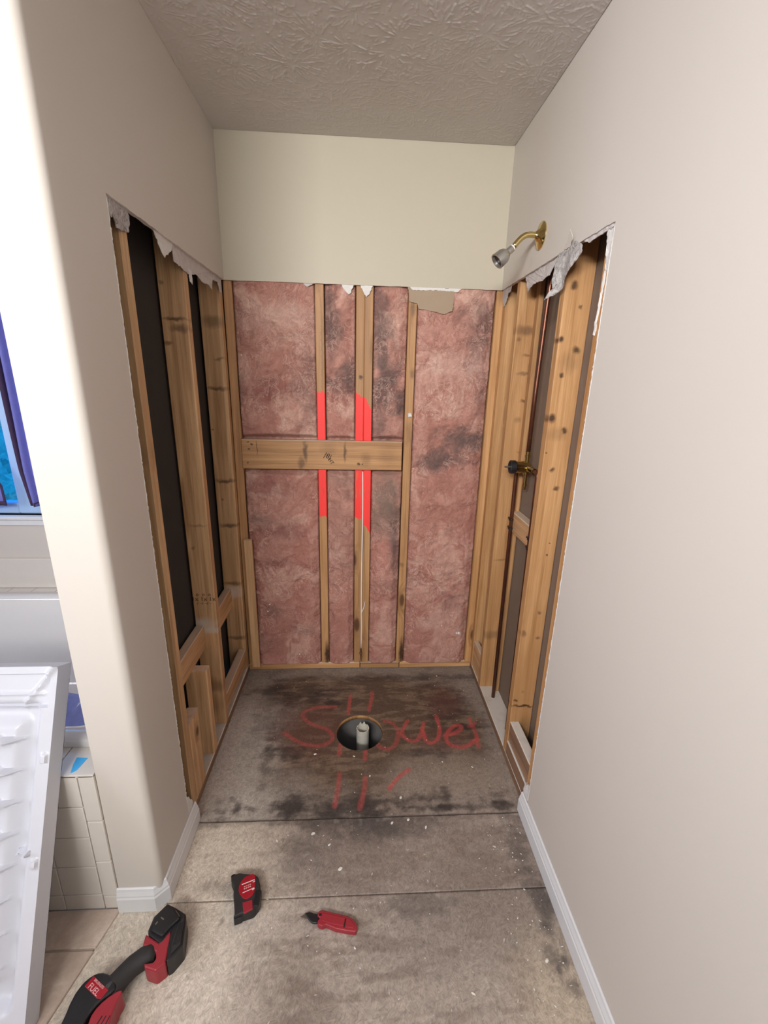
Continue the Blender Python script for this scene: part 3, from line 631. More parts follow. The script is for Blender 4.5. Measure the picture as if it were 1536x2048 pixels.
# left wall
torn('torn_paper', [(-0.445, 1.92), (-0.446, 1.878), (-0.423, 1.873), (-0.412, 1.883), (-0.402, 1.858), (-0.384, 1.856), (-0.348, 1.863), (-0.33, 1.889), (-0.337, 1.915)], 'x', -0.010, wl, 'torn_rough', 0.004, 0.003, 1)
torn('torn_paper', [(-0.190, 1.916), (-0.150, 1.870), (-0.134, 1.858), (-0.077, 1.888), (-0.056, 1.916)], 'x', -0.010, wl, 'gyp', 0.004, 0.002, 2)
torn('torn_paper', [(-0.056, 1.916), (-0.055, 1.868), (-0.002, 1.862), (0.065, 1.855), (0.144, 1.869), (0.212, 1.857), (0.279, 1.862), (0.312, 1.850), (0.33, 1.89), (0.40, 1.895), (0.42, 1.86), (0.445, 1.865), (0.450, 1.916)], 'x', -0.012, wl, 'torn', 0.002, 0.002, 3)
torn('torn_paper', [(0.060, 1.872), (0.072, 1.835), (0.090, 1.828), (0.092, 1.87)], 'x', -0.012, wl, 'gyp', 0.004, 0.002, 4)
# right wall
torn('paper_spike', [(-0.168, 1.915), (-0.200, 1.932), (-0.224, 1.952), (-0.232, 1.930), (-0.205, 1.912)], 'x', W-0.006, wr, MAT['paint'], -0.004, 0.001, 25)
torn('torn_paper', [(-0.17, 1.914), (-0.200, 1.918), (-0.240, 1.920), (-0.276, 1.900), (-0.276, 1.88), (-0.236, 1.845), (-0.20, 1.815), (-0.155, 1.790), (-0.128, 1.783), (-0.150, 1.812), (-0.120, 1.865), (-0.115, 1.905), (-0.127, 1.914)], 'x', W-0.003, wr, 'torn_rough', -0.012, 0.003, 5, label='large torn flap hanging below the cut', twist=0.10)
torn('torn_paper', [(-0.115, 1.914), (-0.063, 1.891), (-0.038, 1.873), (0.026, 1.868), (0.071, 1.873), (0.125, 1.867), (0.152, 1.857), (0.168, 1.88), (0.189, 1.915)], 'x', W+0.008, wr, 'torn', 0.002, 0.002, 6)
torn('torn_paper', [(0.340, 1.914), (0.355, 1.892), (0.385, 1.890), (0.400, 1.862), (0.43, 1.845), (0.450, 1.87), (0.451, 1.914)], 'x', W+0.006, wr, 'torn', 0.002, 0.002, 7)
torn('torn_paper', [(-0.27, 1.912), (-0.30, 1.899), (-0.36, 1.901), (-0.425, 1.902), (-0.436, 1.912)], 'x', W+0.004, wr, 'torn', 0.0, 0.003, 14)
torn('board_remnant', [(-0.388, 1.907), (-0.437, 1.907), (-0.437, 1.800), (-0.405, 1.812), (-0.403, 1.84)], 'x', W+0.007, wr, 'gyp', 0.0, 0.005, 8)
torn('board_remnant', [(-0.403, 1.83), (-0.391, 1.657), (-0.397, 1.655), (-0.409, 1.82)], 'x', W+0.009, wr, 'gyp', 0.0, 0.003, 9)
torn('board_remnant', [(-0.386, 0.02), (-0.436, 0.02), (-0.436, 0.155), (-0.39, 0.125)], 'x', W+0.002, wr, 'gyp', 0.0, 0.010, 15)
torn('board_remnant', [(-0.40, 0.02), (-0.446, 0.02), (-0.446, 0.165), (-0.43, 0.15), (-0.405, 0.105)], 'x', -0.011, wl, 'gyp', 0.0, 0.010, 16)
# back wall
torn('torn_paper', [(0.328, 1.916), (0.344, 1.900), (0.376, 1.916)], 'y', YB+0.004, wb, 'torn', 0, 0.002, 10)
torn('torn_paper', [(0.490, 1.916), (0.505, 1.890), (0.520, 1.878), (0.528, 1.88), (0.545, 1.916)], 'y', YB+0.004, wb, 'gyp', 0, 0.002, 11)
torn('torn_paper', [(0.568, 1.916), (0.597, 1.868), (0.612, 1.885), (0.625, 1.916)], 'y', YB+0.004, wb, 'gyp', 0, 0.002, 12)
def kraft():
    return torn('kraft_paper', [(0.775, 1.915), (0.782, 1.858), (0.815, 1.852), (0.825, 1.83), (0.87, 1.825), (0.917, 1.815), (0.942, 1.811), (0.975, 1.827), (0.980, 1.915)], 'y', YB+0.003, wb, plain('kraft_face_paper', (0.36, 0.27, 0.19), 0.8, var=0.06), 0, 0.003, 13, label='brown torn board paper hanging under the cream band')
kraft()
torn('torn_paper', [(0.775, 1.916), (0.80, 1.902), (0.90, 1.906), (0.99, 1.900), (1.01, 1.914)], 'y', YB+0.001, wb, 'gyp', 0, 0.002, 17)

# ================================================================== FRAMING
# left partition studs
ZP = 0.0385; ZT = H-0.002
xl0, xl1 = -0.1017, XL
lumber('wall_stud', (xl0, -0.376, ZP), (xl1, -0.338, ZT), 'wood', 'left partition stud nearest the rounded corner, edge showing beside the cut drywall')
lumber('wall_stud', (xl0, 0.031, ZP), (xl1, 0.069, ZT), 'wood_b', 'wide middle stud of the left partition with a dark stamped mark')
lumber('wall_stud', (xl0, 0.426, ZP), (xl1, 0.464, ZT), 'wood_c', 'left partition stud against the back corner with curved knot bands')
lumber('bottom_plate', (xl0, -0.60, 0.001), (xl1, 0.464, 0.038), 'wood_dark', 'dusty bottom plate under the left partition studs', 'framing plate', axis='y')
lumber('blocking', (-0.1015, -0.337, 0.43), (-0.066, 0.030, 0.532), 'wood', 'white-dusted block behind the two short posts of the left partition', 'blocking', axis='y')
lumber('blocking', (-0.1015, 0.070, 0.40), (-0.066, 0.425, 0.505), 'wood', 'block deep between the middle stud and back corner stud, left partition', 'blocking', axis='y')
lumber('blocking', (-0.052, 0.071, 0.075), (-0.0135, 0.424, 0.158), 'wood', 'low dusty block beside the shower floor edge, left partition', 'blocking', axis='y')
lumber('short_post', (xl0+0.003, -0.135, ZP), (xl1, -0.097, 0.432), 'wood', 'taller of two cut-off posts in the left partition', 'short post')
lumber('short_post', (-0.052, -0.336, ZP), (xl1+0.001, -0.248, 0.360), 'wood', 'shorter cut-off post beside the stud nearest the rounded corner', 'short post')
# back wall studs
yb0, yb1 = YS, YS+0.089
NO = (1.110-ZP, 1.252-ZP, 0.030)
lumber('wall_stud', (-0.012, yb0, ZP), (0.0255, yb1, ZT), 'wood_back', 'back wall stud at the left corner beside the pink wool')
lumber('wall_stud', (0.377, yb0, ZP), (0.415, yb1, ZT), 'wood_red', 'single back wall stud with a narrow red painted stretch', notch=NO)
lumber('wall_stud', (0.553, yb0, ZP), (0.591, yb1, ZT), 'wood_red_a', 'back wall stud painted red, the one left of the white bead', notch=NO)
lumber('wall_stud', (0.5915, yb0, ZP), (0.6295, yb1, ZT), 'wood_red_b', 'back wall stud painted red, the one right of the white bead', notch=NO)
lumber('wall_stud', (0.783, yb0, ZP), (0.821, yb1, ZT), 'wood_rot', 'unpainted back wall stud at the right end of the horizontal board')
lumber('wall_stud', (1.168, yb0, ZP), (1.205, yb1, ZT), 'wood_right', 'back wall stud at the right corner beside the pink wool')
for x0, x1, lb in ((-0.012, 0.584, 'bottom plate under the left half of the pink wool'), (0.588, 0.800, 'short bottom plate piece between two dark splits below the wool'), (0.804, 1.205, 'bottom plate under the wide right bay of pink wool')):
    lumber('bottom_plate', (x0, yb0, 0.001), (x1, yb1, 0.038), 'wood_back', lb, 'framing plate', axis='x')
# let-in board
lb = lumber('cross_board', (0.028, YS-0.012, 1.112), (0.774, YS+0.0265, 1.250), 'wood_board', 'horizontal board across the red painted studs', 'cross board', axis='x')
lumber('nailer_strip', (0.010, YS-0.034, 0.0395), (0.050, YS-0.014, 0.762), 'wood', 'pale splintered strip nailed up the back left corner', 'wood strip')
# right wall studs
xr0, xr1 = XR, XR+0.089
lumber('wall_stud', (xr0, 0.426, ZP), (xr1, 0.464, ZT), 'wood_right', 'dark recessed corner stud at the back of the right wall')
lumber('wall_stud', (xr0, 0.252, ZP), (xr1, 0.290, ZT), 'wood_g', 'right wall stud directly behind the brass shower valve')
lumber('wall_stud', (xr0, -0.169, ZP), (xr1, -0.131, ZT), 'wood_f', 'broad golden knotty stud in front of the copper pipes')
lumber('wall_stud', (xr0, -0.440, ZP), (xr1, -0.384, ZT), 'wood_right', 'brown edge of the right wall stud behind the cut drywall')
lumber('bottom_plate', (xr0, -0.60, 0.001), (xr1, 0.464, 0.038), 'wood_dark', 'stained bottom plate under the right wall studs and pipes', 'framing plate', axis='y')
lumber('nailer_strip', (xr1-0.022, 0.214, ZP), (xr1-0.002, 0.2515, 1.93), 'wood_back', 'thin strip behind the copper pipes in the right wall', 'wood strip')
lumber('blocking', (xr0+0.001, -0.3835, 0.105), (xr0+0.038, -0.170, 0.197), 'wood_dark', 'upper low block in the right wall near the baseboard', 'blocking', axis='y')
lumber('blocking', (xr0-0.001, -0.3835, 0.039), (xr0+0.037, -0.170, 0.103), 'wood_dark', 'lower low block in the right wall near the baseboard', 'blocking', axis='y')
lumber('blocking', (xr1-0.038, -0.130, 0.895), (xr1-0.001, 0.2135, 0.985), 'wood', 'dusty block behind the pipes that the black clips hold', 'blocking', axis='y')
lumber('blocking', (xr0+0.003, 0.291, 0.0395), (xr0+0.028, 0.424, 0.195), 'wood', 'small pale block low in the back right corner', 'blocking', axis='y')

# stamps printed on the lumber
def lettering(name, txt, size, mat, loc, rot, parent, ext=0.0002):
    c = bpy.data.curves.new(name, 'FONT'); c.body = txt; c.size = size; c.extrude = ext; c.align_x = 'CENTER'; c.align_y = 'CENTER'; c.materials.append(MAT[mat])
    o = bpy.data.objects.new(name, c); COL.objects.link(o); mw = Matrix.Translation(loc) @ rot.to_matrix().to_4x4()
    o.parent = parent; o.matrix_parent_inverse = Matrix.Identity(4)
    pm = Matrix.Translation(parent.location) @ parent.rotation_euler.to_matrix().to_4x4()
    o.matrix_basis = pm.inverted() @ mw
    return o
from mathutils import Euler
FR = Euler((math.pi/2, 0, 0))   # faces -y
st = [o for o in COL.objects if o.get('label', '').startswith('wide middle stud')][0]
for i, tx_ in enumerate(('o', 'o', 'o')): lettering('stamp', tx_, 0.022, 'inkbrown', Vector((-0.080+i*0.024, 0.0300, 0.676)), FR, st)
lettering('stamp', '1x 1x 1x', 0.027, 'inkbrown', Vector((-0.056, 0.0300, 0.655)), FR, st)
lettering('stamp', 'r -r -r -', 0.020, 'inkbrown', Vector((-0.056, 0.0300, 0.636)), FR, st)
ry = lambda a: (Matrix.Rotation(a, 3, 'Y') @ FR.to_matrix()).to_euler()
yy = YS-0.0130
lettering('stamp', '|8|', 0.034, 'ink', Vector((0.424, yy, 1.178)), ry(math.radians(30)), lb)
lettering('stamp', 'HT', 0.024, 'ink', Vector((0.439, yy, 1.154)), ry(math.radians(60)), lb)

# white bead down the doubled stud
ds = [o for o in COL.objects if o.get('label', '').startswith('back wall stud painted red, the one left')][0]
pts = [Vector((0.5905+0.0012*math.sin(z*9), YS-0.0015, z)) for z in np.linspace(1.105, 0.13, 24)]
o = tube('dried_bead', pts, [0.0022]+[0.0035]*22+[0.0045], MAT['white'], ds, seg=6); o['label'] = 'thin white bead of dried adhesive'
pts = [Vector((0.592, YS-0.002, 0.345)), Vector((0.598, YS-0.004, 0.36)), Vector((0.606, YS-0.003, 0.385)), Vector((0.609, YS-0.002, 0.41))]
tube('dried_bead', pts, [0.003, 0.0025, 0.002, 0.0012], MAT['white'], ds, seg=6)
us = [o for o in COL.objects if o.get('label', '').startswith('unpainted back wall')][0]
def blob(name, c, r_, mat, parent=None, seed=0, flat=0.6):
    bm = bmesh.new(); bmesh.ops.create_icosphere(bm, subdivisions=2, radius=r_)
    for v in bm.verts: v.co *= 1+0.5*mnoise.noise(v.co/r_*1.4+Vector((seed, 0, 0))); v.co.y *= flat
    pl = Vector(parent.location) if parent else Vector((0, 0, 0)); return bmobj(name, bm, mat, parent, Vector(c)-pl)
o = blob('plaster_lump', (0.806, YS-0.004, 1.375), 0.011, 'gyp', us, 3); o['label'] = 'white lump of plaster'

# ================================================================== INSULATION
def batt(x0, x1, label, seed, bands=()):
    z0, z1 = 0.0385, 1.93; st_ = 0.0042; nx = max(12, int((x1-x0)/st_)); nz = int((z1-z0)/st_)
    X, Z = np.meshgrid(np.linspace(x0, x1, nx+1), np.linspace(z0, z1, nz+1), indexing='ij')
    n1 = fbm(X, Z, 5, seed, 4); n2 = fbm(X+3, Z+n1*.25, 14, seed+7, 5, .6); n3 = fbm(X+n2*.12, Z+n1*.12, 34, seed+13, 4, .62)
    rid = 1-np.abs(2*fbm(X+n1*.2, Z*1.3+n2*.15, 11, seed+23, 4, .6)-1)*3.2
    e = np.minimum(X-x0, x1-X); dome = sst(0, 0.045, e)
    bulge = 0.011*dome+0.022*(n1-.5)+0.014*(n2-.5)+0.006*(n3-.5)+0.003*np.clip(rid, 0, 1)
    lowbulge = 0.012*(1-sst(0.1, 1.0, Z))
    Y = YS+0.012-bulge*1.15-lowbulge*dome
    if x0 < 0.78:   # pressed in behind the horizontal board
        m = sst(1.075, 1.108, Z)*(1-sst(1.254, 1.285, Z)); Y = np.maximum(Y, YS-0.01+0.043*m)
    Y = np.maximum(Y, YS-0.012); Y = np.where(e < 1e-6, np.maximum(Y, YS+0.020), Y)
    c = np.zeros(X.shape+(3,))+np.array([0.40, 0.185, 0.145])
    c = lerp(c, (0.56, 0.32, 0.26), sst(.44, .74, n2)*.45)
    c = lerp(c, (0.29, 0.11, 0.09), sst(.52, .76, 1-n3)*.35)
    c = lerp(c, (0.70, 0.47, 0.38), sst(.50, .74, fbm(X+n2*.3, Z+n1*.3, 7, seed+31, 5, .62))*.55)
    c = lerp(c, (0.33, 0.11, 0.095), sst(.02, .3, 1.0-Z)*.18+0*X)
    for cx, cz, rx, rz, s, gcol in bands:
        d = np.hypot((X-cx)/rx, (Z-cz)/rz)+(n2-.5)*2.2+(n3-.5)*1.4; c = lerp(c, gcol, (1-sst(.1, 1.9, d))*s*1.0)
    c = lerp(c, (0.10, 0.035, 0.035), (1-sst(0.0, 0.012, e+0.006*(n3-.5)))*.6)
    V = np.stack([X, Y, Z], -1).reshape(-1, 3); idx = np.arange(V.shape[0]).reshape(nx+1, nz+1)
    q = np.stack([idx[:-1, :-1], idx[1:, :-1], idx[1:, 1:], idx[:-1, 1:]], -1).reshape(-1, 4)
    nb = len(V); ring = np.concatenate([idx[:, 0], idx[-1, 1:], idx[-2::-1, -1], idx[0, -2:0:-1]]); B = V[ring].copy(); B[:, 1] = YS+0.087; m_ = len(ring)
    side = [(int(ring[(i+1) % m_]), int(ring[i]), nb+i, nb+(i+1) % m_) for i in range(m_)]; back = [tuple(range(nb, nb+m_))]
    org = np.array([(x0+x1)/2, YS+0.04, z0]); V2 = np.concatenate([V, B])-org
    me = bpy.data.meshes.new('insulation_batt'); me.from_pydata(V2.tolist(), [], q.tolist()+side+back); me.update()
    cc = c.reshape(-1, 3); setcol(me, np.concatenate([cc, cc[ring]*.6])); me.polygons.foreach_set('use_smooth', [True]*len(q)+[False]*(m_+1))
    return tag(link('insulation_batt', me, 'wool', None, org.tolist()), label, 'insulation')
GR = (0.115, 0.080, 0.074); GB = (0.19, 0.115, 0.10); DK = (0.17, 0.055, 0.055); TAN = (0.30, 0.20, 0.16); LT = (0.66, 0.45, 0.38)
batt(0.027, 0.3755, 'wide pink wool batt left of the red painted studs', 101, [(0.33, 1.50, .06, .16, .65, GB), (0.14, 1.47, .15, .04, .45, DK), (0.03, 1.47, .03, .05, .5, GB), (0.22, 1.78, .18, .06, .5, LT), (0.09, 0.86, .06, .04, .75, GB), (0.17, 0.80, .10, .03, .6, DK), (0.15, 0.63, .06, .02, .5, DK), (0.12, 0.36, .045, .03, .7, GB), (0.07, 0.17, .05, .05, .7, GB), (0.30, 0.25, .07, .03, .45, GB), (0.10, 1.02, .12, .05, .4, DK), (0.12, 0.06, .1, .03, .5, (0.62, 0.27, 0.24))])
batt(0.4165, 0.5515, 'narrow wool batt between the red painted studs', 202, [(0.445, 1.75, .04, .13, .85, GR), (0.53, 1.55, .05, .06, .85, GR), (0.46, 1.50, .06, .03, .5, GR), (0.44, 1.08, .05, .05, .5, TAN), (0.52, 1.05, .04, .08, .45, GB), (0.48, 0.75, .06, .2, .4, TAN)])
batt(0.631, 0.7815, 'blackened wool batt right of the painted pair of studs', 303, [(0.665, 1.68, .03, .22, .75, GR), (0.70, 1.52, .055, .12, .9, GR), (0.67, 1.38, .05, .16, .65, GR), (0.76, 1.42, .03, .07, .8, GR), (0.70, 1.00, .09, .10, .65, TAN), (0.69, 0.90, .09, .10, .75, (0.20, 0.14, 0.11)), (0.755, 0.72, .025, .16, .75, GR), (0.70, 0.62, .03, .12, .5, (0.52, 0.24, 0.20)), (0.72, 0.5, .05, .05, .4, TAN)])
batt(0.8225, 1.1665, 'widest pink wool batt at the right with diagonal grey stains', 404, [(1.10, 1.80, .08, .10, .65, GR), (1.12, 1.65, .05, .10, .5, GR), (1.14, 1.45, .03, .1, .45, GB), (1.08, 1.26, .10, .05, .85, GR), (0.97, 1.17, .12, .035, .85, GR), (0.92, 1.13, .06, .03, .6, GR), (0.85, 0.55, .04, .06, .5, TAN), (0.95, 0.28, .05, .03, .4, LT), (1.0, 1.6, .12, .06, .45, LT), (1.06, 0.42, .04, .05, .4, DK)])

wl_list = [o for o in COL.objects if o.name.startswith('insulation_batt')]
for bi, x, z, r_ in ((3, 1.118, 0.225, 0.008), (3, 1.105, 0.222, 0.005), (3, 1.02, 0.27, 0.003), (0, 0.118, 0.40, 0.004), (0, 0.105, 0.36, 0.004), (0, 0.26, 0.10, 0.004), (0, 0.05, 1.62, 0.003)):
    p_ = wl_list[bi]; c_ = min((v.co for v in p_.data.vertices), key=lambda c: (c.x+p_.location.x-x)**2+(c.z+p_.location.z-z)**2+(0 if c.y < 0.02 else 9)); blob('plaster_fleck', p_.location+c_, r_, 'gyp', p_, bi+x, 0.8)
# ================================================================== PLUMBING
# shower arm and head
sh = empty('shower_fixture', (W, 0.05, 2.012), 'shower head on a bent brass arm above the cut drywall', 'shower head')
lathe('flange', (W, 0.05, 2.012), (-1, 0, 0), [(0, 0.043), (0.003, 0.043), (0.006, 0.040), (0.013, 0.022), (0.018, 0.0140), (0.022, 0.0125)], 'brass', sh, 32)
apts = [(W, 2.012), (1.165, 2.013), (1.145, 2.014), (1.130, 2.011), (1.117, 2.003), (1.106, 1.992), (1.097, 1.981), (1.0905, 1.972)]
tube('arm', [Vector((x, 0.05, z)) for x, z in apts], 0.0095, MAT['brass'], sh, 20)
dirv = Vector((1.046-1.0905, 0.0, 1.934-1.972)).normalized(); hs = Vector((1.0905, 0.05, 1.972))
dirv = Vector((dirv.x, -0.10, dirv.z)).normalized()
lathe('thread_tape', hs-dirv*0.002, dirv, [(0, 0.0102), (0.001, 0.0112), (0.006, 0.0112), (0.007, 0.0100)], 'white', sh, 20)
lathe('head', hs+dirv*0.003, dirv, [(0, 0.011), (0.001, 0.0118), (0.020, 0.0118), (0.021, 0.0135), (0.030, 0.0205), (0.040, 0.0245), (0.066, 0.0262), (0.068, 0.0262), (0.068, 0.0225), (0.058, 0.0215)], 'chrome', sh, 32)
lathe('spray_face', hs+dirv*0.059, dirv, [(0, 0.0216), (0.002, 0.0216), (0.003, 0.019)], 'black', sh, 24)
# mixing valve
XV = XR+0.045; YV = 0.088
va_ = empty('shower_valve', (XV, YV, 1.205), 'brass shower valve body with a dark round cap between the studs', 'valve')
lathe('barrel', (XV+0.012, YV, 1.207), (-1, 0, 0), [(0, 0.017), (0.002, 0.021), (0.016, 0.0225), (0.018, 0.0235), (0.056, 0.0235), (0.058, 0.021), (0.060, 0.021)], 'brass', va_, 28)
lathe('cap', (XV-0.046, YV, 1.207), (-1, 0, 0), [(0, 0.025), (0.002, 0.027), (0.020, 0.027), (0.022, 0.025), (0.022, 0.0195), (0.014, 0.0185)], 'black', va_, 28)
lathe('stem', (XV-0.055, YV, 1.207), (-1, 0, 0), [(0, 0.0175), (0.005, 0.0175), (0.0055, 0.004), (0.034, 0.0035)], 'steel', va_, 16)
lathe('outlet_fitting', (XV, YV, 1.20), (0, 0, 1), [(0, 0.012), (0.028, 0.012), (0.030, 0.009), (0.046, 0.009), (0.047, 0.0115), (0.056, 0.0115), (0.057, 0.0095), (0.070, 0.0095)], 'brass', va_, 20)
lathe('spout_fitting', (XV, YV, 1.20), (0, 0, -1), [(0, 0.012), (0.025, 0.011), (0.027, 0.0078), (0.060, 0.0078), (0.061, 0.009), (0.072, 0.009), (0.073, 0.0065), (0.085, 0.0065)], 'brass', va_, 20)
tube('side_fitting', [(XV, YV-0.085, 1.205), (XV, YV+0.075, 1.205)], 0.0115, 'brass', va_, 18)
def pipe(name, pts, label, rad=0.0085):
    o = tube(name, pts, rad, MAT['copper'], None, 14); return tag(o, label, 'pipe')
def elbow(a, c, b, r_=0.015, n_=5):
    a, c, b = Vector(a), Vector(c), Vector(b); p0 = c+(a-c).normalized()*r_; p1 = c+(b-c).normalized()*r_
    return [a]+[p0.lerp(c, t_).lerp(c.lerp(p1, t_), t_) for t_ in [i/n_ for i in range(n_+1)]]+[b]
pipe('riser_pipe', [Vector((XV, 0.088, 1.268)), Vector((XV, 0.086, 1.5)), Vector((XV, 0.072, 1.8)), Vector((XV, 0.058, 1.93)), Vector((XV, 0.052, 1.995))], 'copper riser running from the valve up to the shower arm')
pipe('supply_pipe', elbow((XV, 0.160, 1.205), (XV, 0.196, 1.205), (XV, 0.172, 0.0395)), 'copper supply pipe standing on the plate, the one nearer the pink wool')
pipe('supply_pipe', elbow((XV, 0.006, 1.205), (XV, -0.030, 1.205), (XV, -0.040, 0.0395)), 'copper supply pipe standing against the broad knotty stud')
o = box('shield_plate', (xr0-0.0004, 0.20, 1.09), (xr0+0.0, 0.2005, 1.0905), 'brass', va_) if False else None
for k_, (y_, z_, s_) in enumerate(((0.192, 0.955, 1), (0.190, 0.915, 1), (-0.032, 0.945, 1), (-0.033, 0.905, 1))):
    t_ = empty('pipe_clip', (XV, y_, z_), ['upper black clip on the supply pipe nearer the wool', 'lower black clip on the supply pipe nearer the wool', 'upper black clip on the pipe against the knotty stud', 'lower black clip on the pipe against the knotty stud'][k_], 'pipe clip', 'black pipe clips on the dusty block')
    tube('strap', [(XV, y_, z_-0.004), (XV, y_, z_+0.004)], 0.0115, 'black', t_, 14)
    for sg in (-1, 1): blob('nail_head', (XV-0.004, y_+sg*0.015, z_+0.002), 0.0055, 'black', t_, k_, 1.0)
# drain stub in the hole
dp = empty('drain_pipe', (0.599, 0.064, -0.49), 'white drain pipe stub with a ragged rim in the floor hole', 'drain pipe')
bm = bmesh.new(); N_ = 40; rr_ = random.Random(5)
tops = [-0.034+(0.010 if i % 4 < 2 else -0.001)*(1 if 6 < i < 16 else 0.15)+rr_.uniform(-.001, .001) for i in range(N_)]
def ringv(rad_, zz): return [bm.verts.new((math.cos(2*math.pi*i/N_)*rad_, math.sin(2*math.pi*i/N_)*rad_, (zz[i] if isinstance(zz, list) else zz)+0.49)) for i in range(N_)]
R_ = [ringv(0.0295, -0.49), ringv(0.0295, -0.060), ringv(0.0300, -0.058), ringv(0.0300, -0.052), ringv(0.0295, -0.050), ringv(0.0295, tops), ringv(0.0262, tops), ringv(0.0262, -0.45)]
for a, b in zip(R_, R_[1:]):
    for i in range(N_): bm.faces.new((a[i], a[(i+1) % N_], b[(i+1) % N_], b[i]))
bmobj('pipe_wall', bm, 'pvc', dp)
lathe('inner_dark_sleeve', (0.599, 0.064, -0.20), (0, 0, 1), [(0, 0.0255), (0.12, 0.0255), (0.12, 0.024), (0.005, 0.023)], 'black', dp, 24)

# ================================================================== TUB CORNER
ts = empty('tub_surround', (-0.2, -0.6, 0), 'beige tiled tub front and deck beside the leaning shower pan', 'tub surround')
box('deck_core', (-2.39, -0.664, 0.009), (-0.128, -0.565, 0.498), 'grout', ts)
box('deck_core', (-2.39, 0.335, 0.009), (-0.128, YB-0.002, 0.498), 'grout', ts)
box('deck_core', (-0.152, -0.565, 0.009), (-0.128, 0.335, 0.498), 'grout', ts)
def tilep(lo, hi): return box('tile', lo, hi, 'tile', ts, bev=0.0022, seg=2)
g_ = 0.0018
for i, (za, zb) in enumerate(((0.348, 0.507), (0.198, 0.346), (0.060, 0.196), (0.0095, 0.058))):
    tilep((-0.167, -0.670, za), (-0.1257, -0.660, zb-g_))
for c_ in range(6):
    x1_ = -0.169-c_*0.110; z = 0.507
    while z > 0.02:
        zb = max(0.0095, z-0.110+g_); tilep((x1_-0.110+g_, -0.670, zb), (x1_, -0.660, z-g_)); z -= 0.110
for c_ in range(14):   # deck top, front and far side, and the splash row on the wall
    x1_ = -0.1257-c_*0.110
    tilep((x1_-0.110+g_, -0.670, 0.4985), (x1_, -0.566, 0.508))
    if c_ > -1:
        tilep((x1_-0.110+g_, 0.336, 0.4985), (x1_, YB-0.010, 0.508))
box('splash_ledge', (-2.35, YB-0.020, 0.509), (-0.1285, YB-0.0005, 0.662), 'tile', ts, bev=0.004, seg=2)
# bathtub
def rrect(x0, x1, y0, y1, rad_, n_=8):
    res = []
    for cx, cy, a0 in ((x1-rad_, y1-rad_, 0), (x0+rad_, y1-rad_, 90), (x0+rad_, y0+rad_, 180), (x1-rad_, y0+rad_, 270)):
        for i in range(n_+1):
            a = math.radians(a0+90*i/n_); res.append((cx+rad_*math.cos(a), cy+rad_*math.sin(a)))
    return res
bm = bmesh.new(); rings = []
for ins, z, rad_ in ((0, 0.5085, .03), (0, 0.526, .03), (0.004, 0.532, .03), (0.045, 0.534, .05), (0.055, 0.531, .07), (0.062, 0.520, .08), (0.075, 0.40, .10), (0.100, 0.20, .13), (0.125, 0.125, .14), (0.16, 0.098, .14), (0.20, 0.09, .14)):
    rings.append([bm.verts.new((x, y, z)) for x, y in rrect(-1.72+ins, -0.131-ins, -0.575+ins, 0.345-ins, rad_+0.0)])
for a, b in zip(rings, rings[1:]):
    m_ = len(a)
    for i in range(m_): bm.faces.new((a[i], a[(i+1) % m_], b[(i+1) % m_], b[i]))
bm.faces.new(rings[-1])
tag(bmobj('bathtub', bm, 'tub', None, None, True), 'glossy white bathtub seen between the leaning pan and the wall corner', 'bathtub')

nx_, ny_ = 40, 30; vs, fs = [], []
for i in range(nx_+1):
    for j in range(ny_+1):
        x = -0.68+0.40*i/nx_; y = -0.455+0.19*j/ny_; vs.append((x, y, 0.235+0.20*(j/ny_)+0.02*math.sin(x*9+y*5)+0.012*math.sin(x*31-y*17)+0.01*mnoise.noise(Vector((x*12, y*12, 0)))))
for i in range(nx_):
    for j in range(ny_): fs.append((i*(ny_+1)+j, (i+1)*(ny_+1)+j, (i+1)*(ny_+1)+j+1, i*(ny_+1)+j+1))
bs = fromdata('tub_reflection', vs, fs, plain('blue_reflection', (0.32, 0.38, 0.85), 0.25, var=0.2, coat=0.4), smooth=True); sm = bs.modifiers.new('thick', 'SOLIDIFY'); sm.thickness = 0.002  # blue surface added in place of the window's reflection in the tub
tag(bs, 'blue surface standing for the window reflection inside the bathtub beside the wall corner', 'reflection')
tag(outline_solid('deck_reflection', [(-0.186, -0.664), (-0.176, -0.655), (-0.170, -0.615), (-0.200, -0.612), (-0.196, -0.635)], 0.5082, 0.5092, plain('cyan_reflection', (0.06, 0.42, 0.85), 0.4, var=0.1), None, 0), 'bright cyan patch standing for the window reflection on the tiled tub deck', 'reflection patch')  # cyan patch painted for the window's reflection on the deck tiles
# ---- window, sill, curtains, hedge outside
wi = empty('window_1', (-1.3, YB, WZ0), kind='structure')
FY0, FY1 = YB+0.03, YB+0.085
for lo, hi in (((WX0, FY0, WZ0), (WX0+0.06, FY1, WZ1)), ((WX1-0.185, FY0, WZ0), (WX1, FY1, WZ1)), ((WX0+0.06, FY0, WZ0), (WX1-0.185, FY1, WZ0+0.05)), ((WX0+0.06, FY0, WZ1-0.05), (WX1-0.185, FY1, WZ1)), ((WX0+0.06, FY0+0.005, 1.42), (WX1-0.185, FY1-0.005, 1.45))):
    box('window_frame', lo, hi, 'frame', wi, bev=0.004)
box('pane', (WX0+0.06, FY0+0.03, WZ0+0.05), (WX1-0.185, FY0+0.034, WZ1-0.05), 'glass', wi)
box('window_sill', (WX0-0.05, YB-0.030, WZ0-0.018), (-0.70, YB+0.03, WZ0), 'white_trim', wi, bev=0.004)
box('sill_apron', (WX0-0.04, YB-0.014, WZ0-0.048), (-0.71, YB, WZ0-0.018), 'white_trim', wi, bev=0.002)
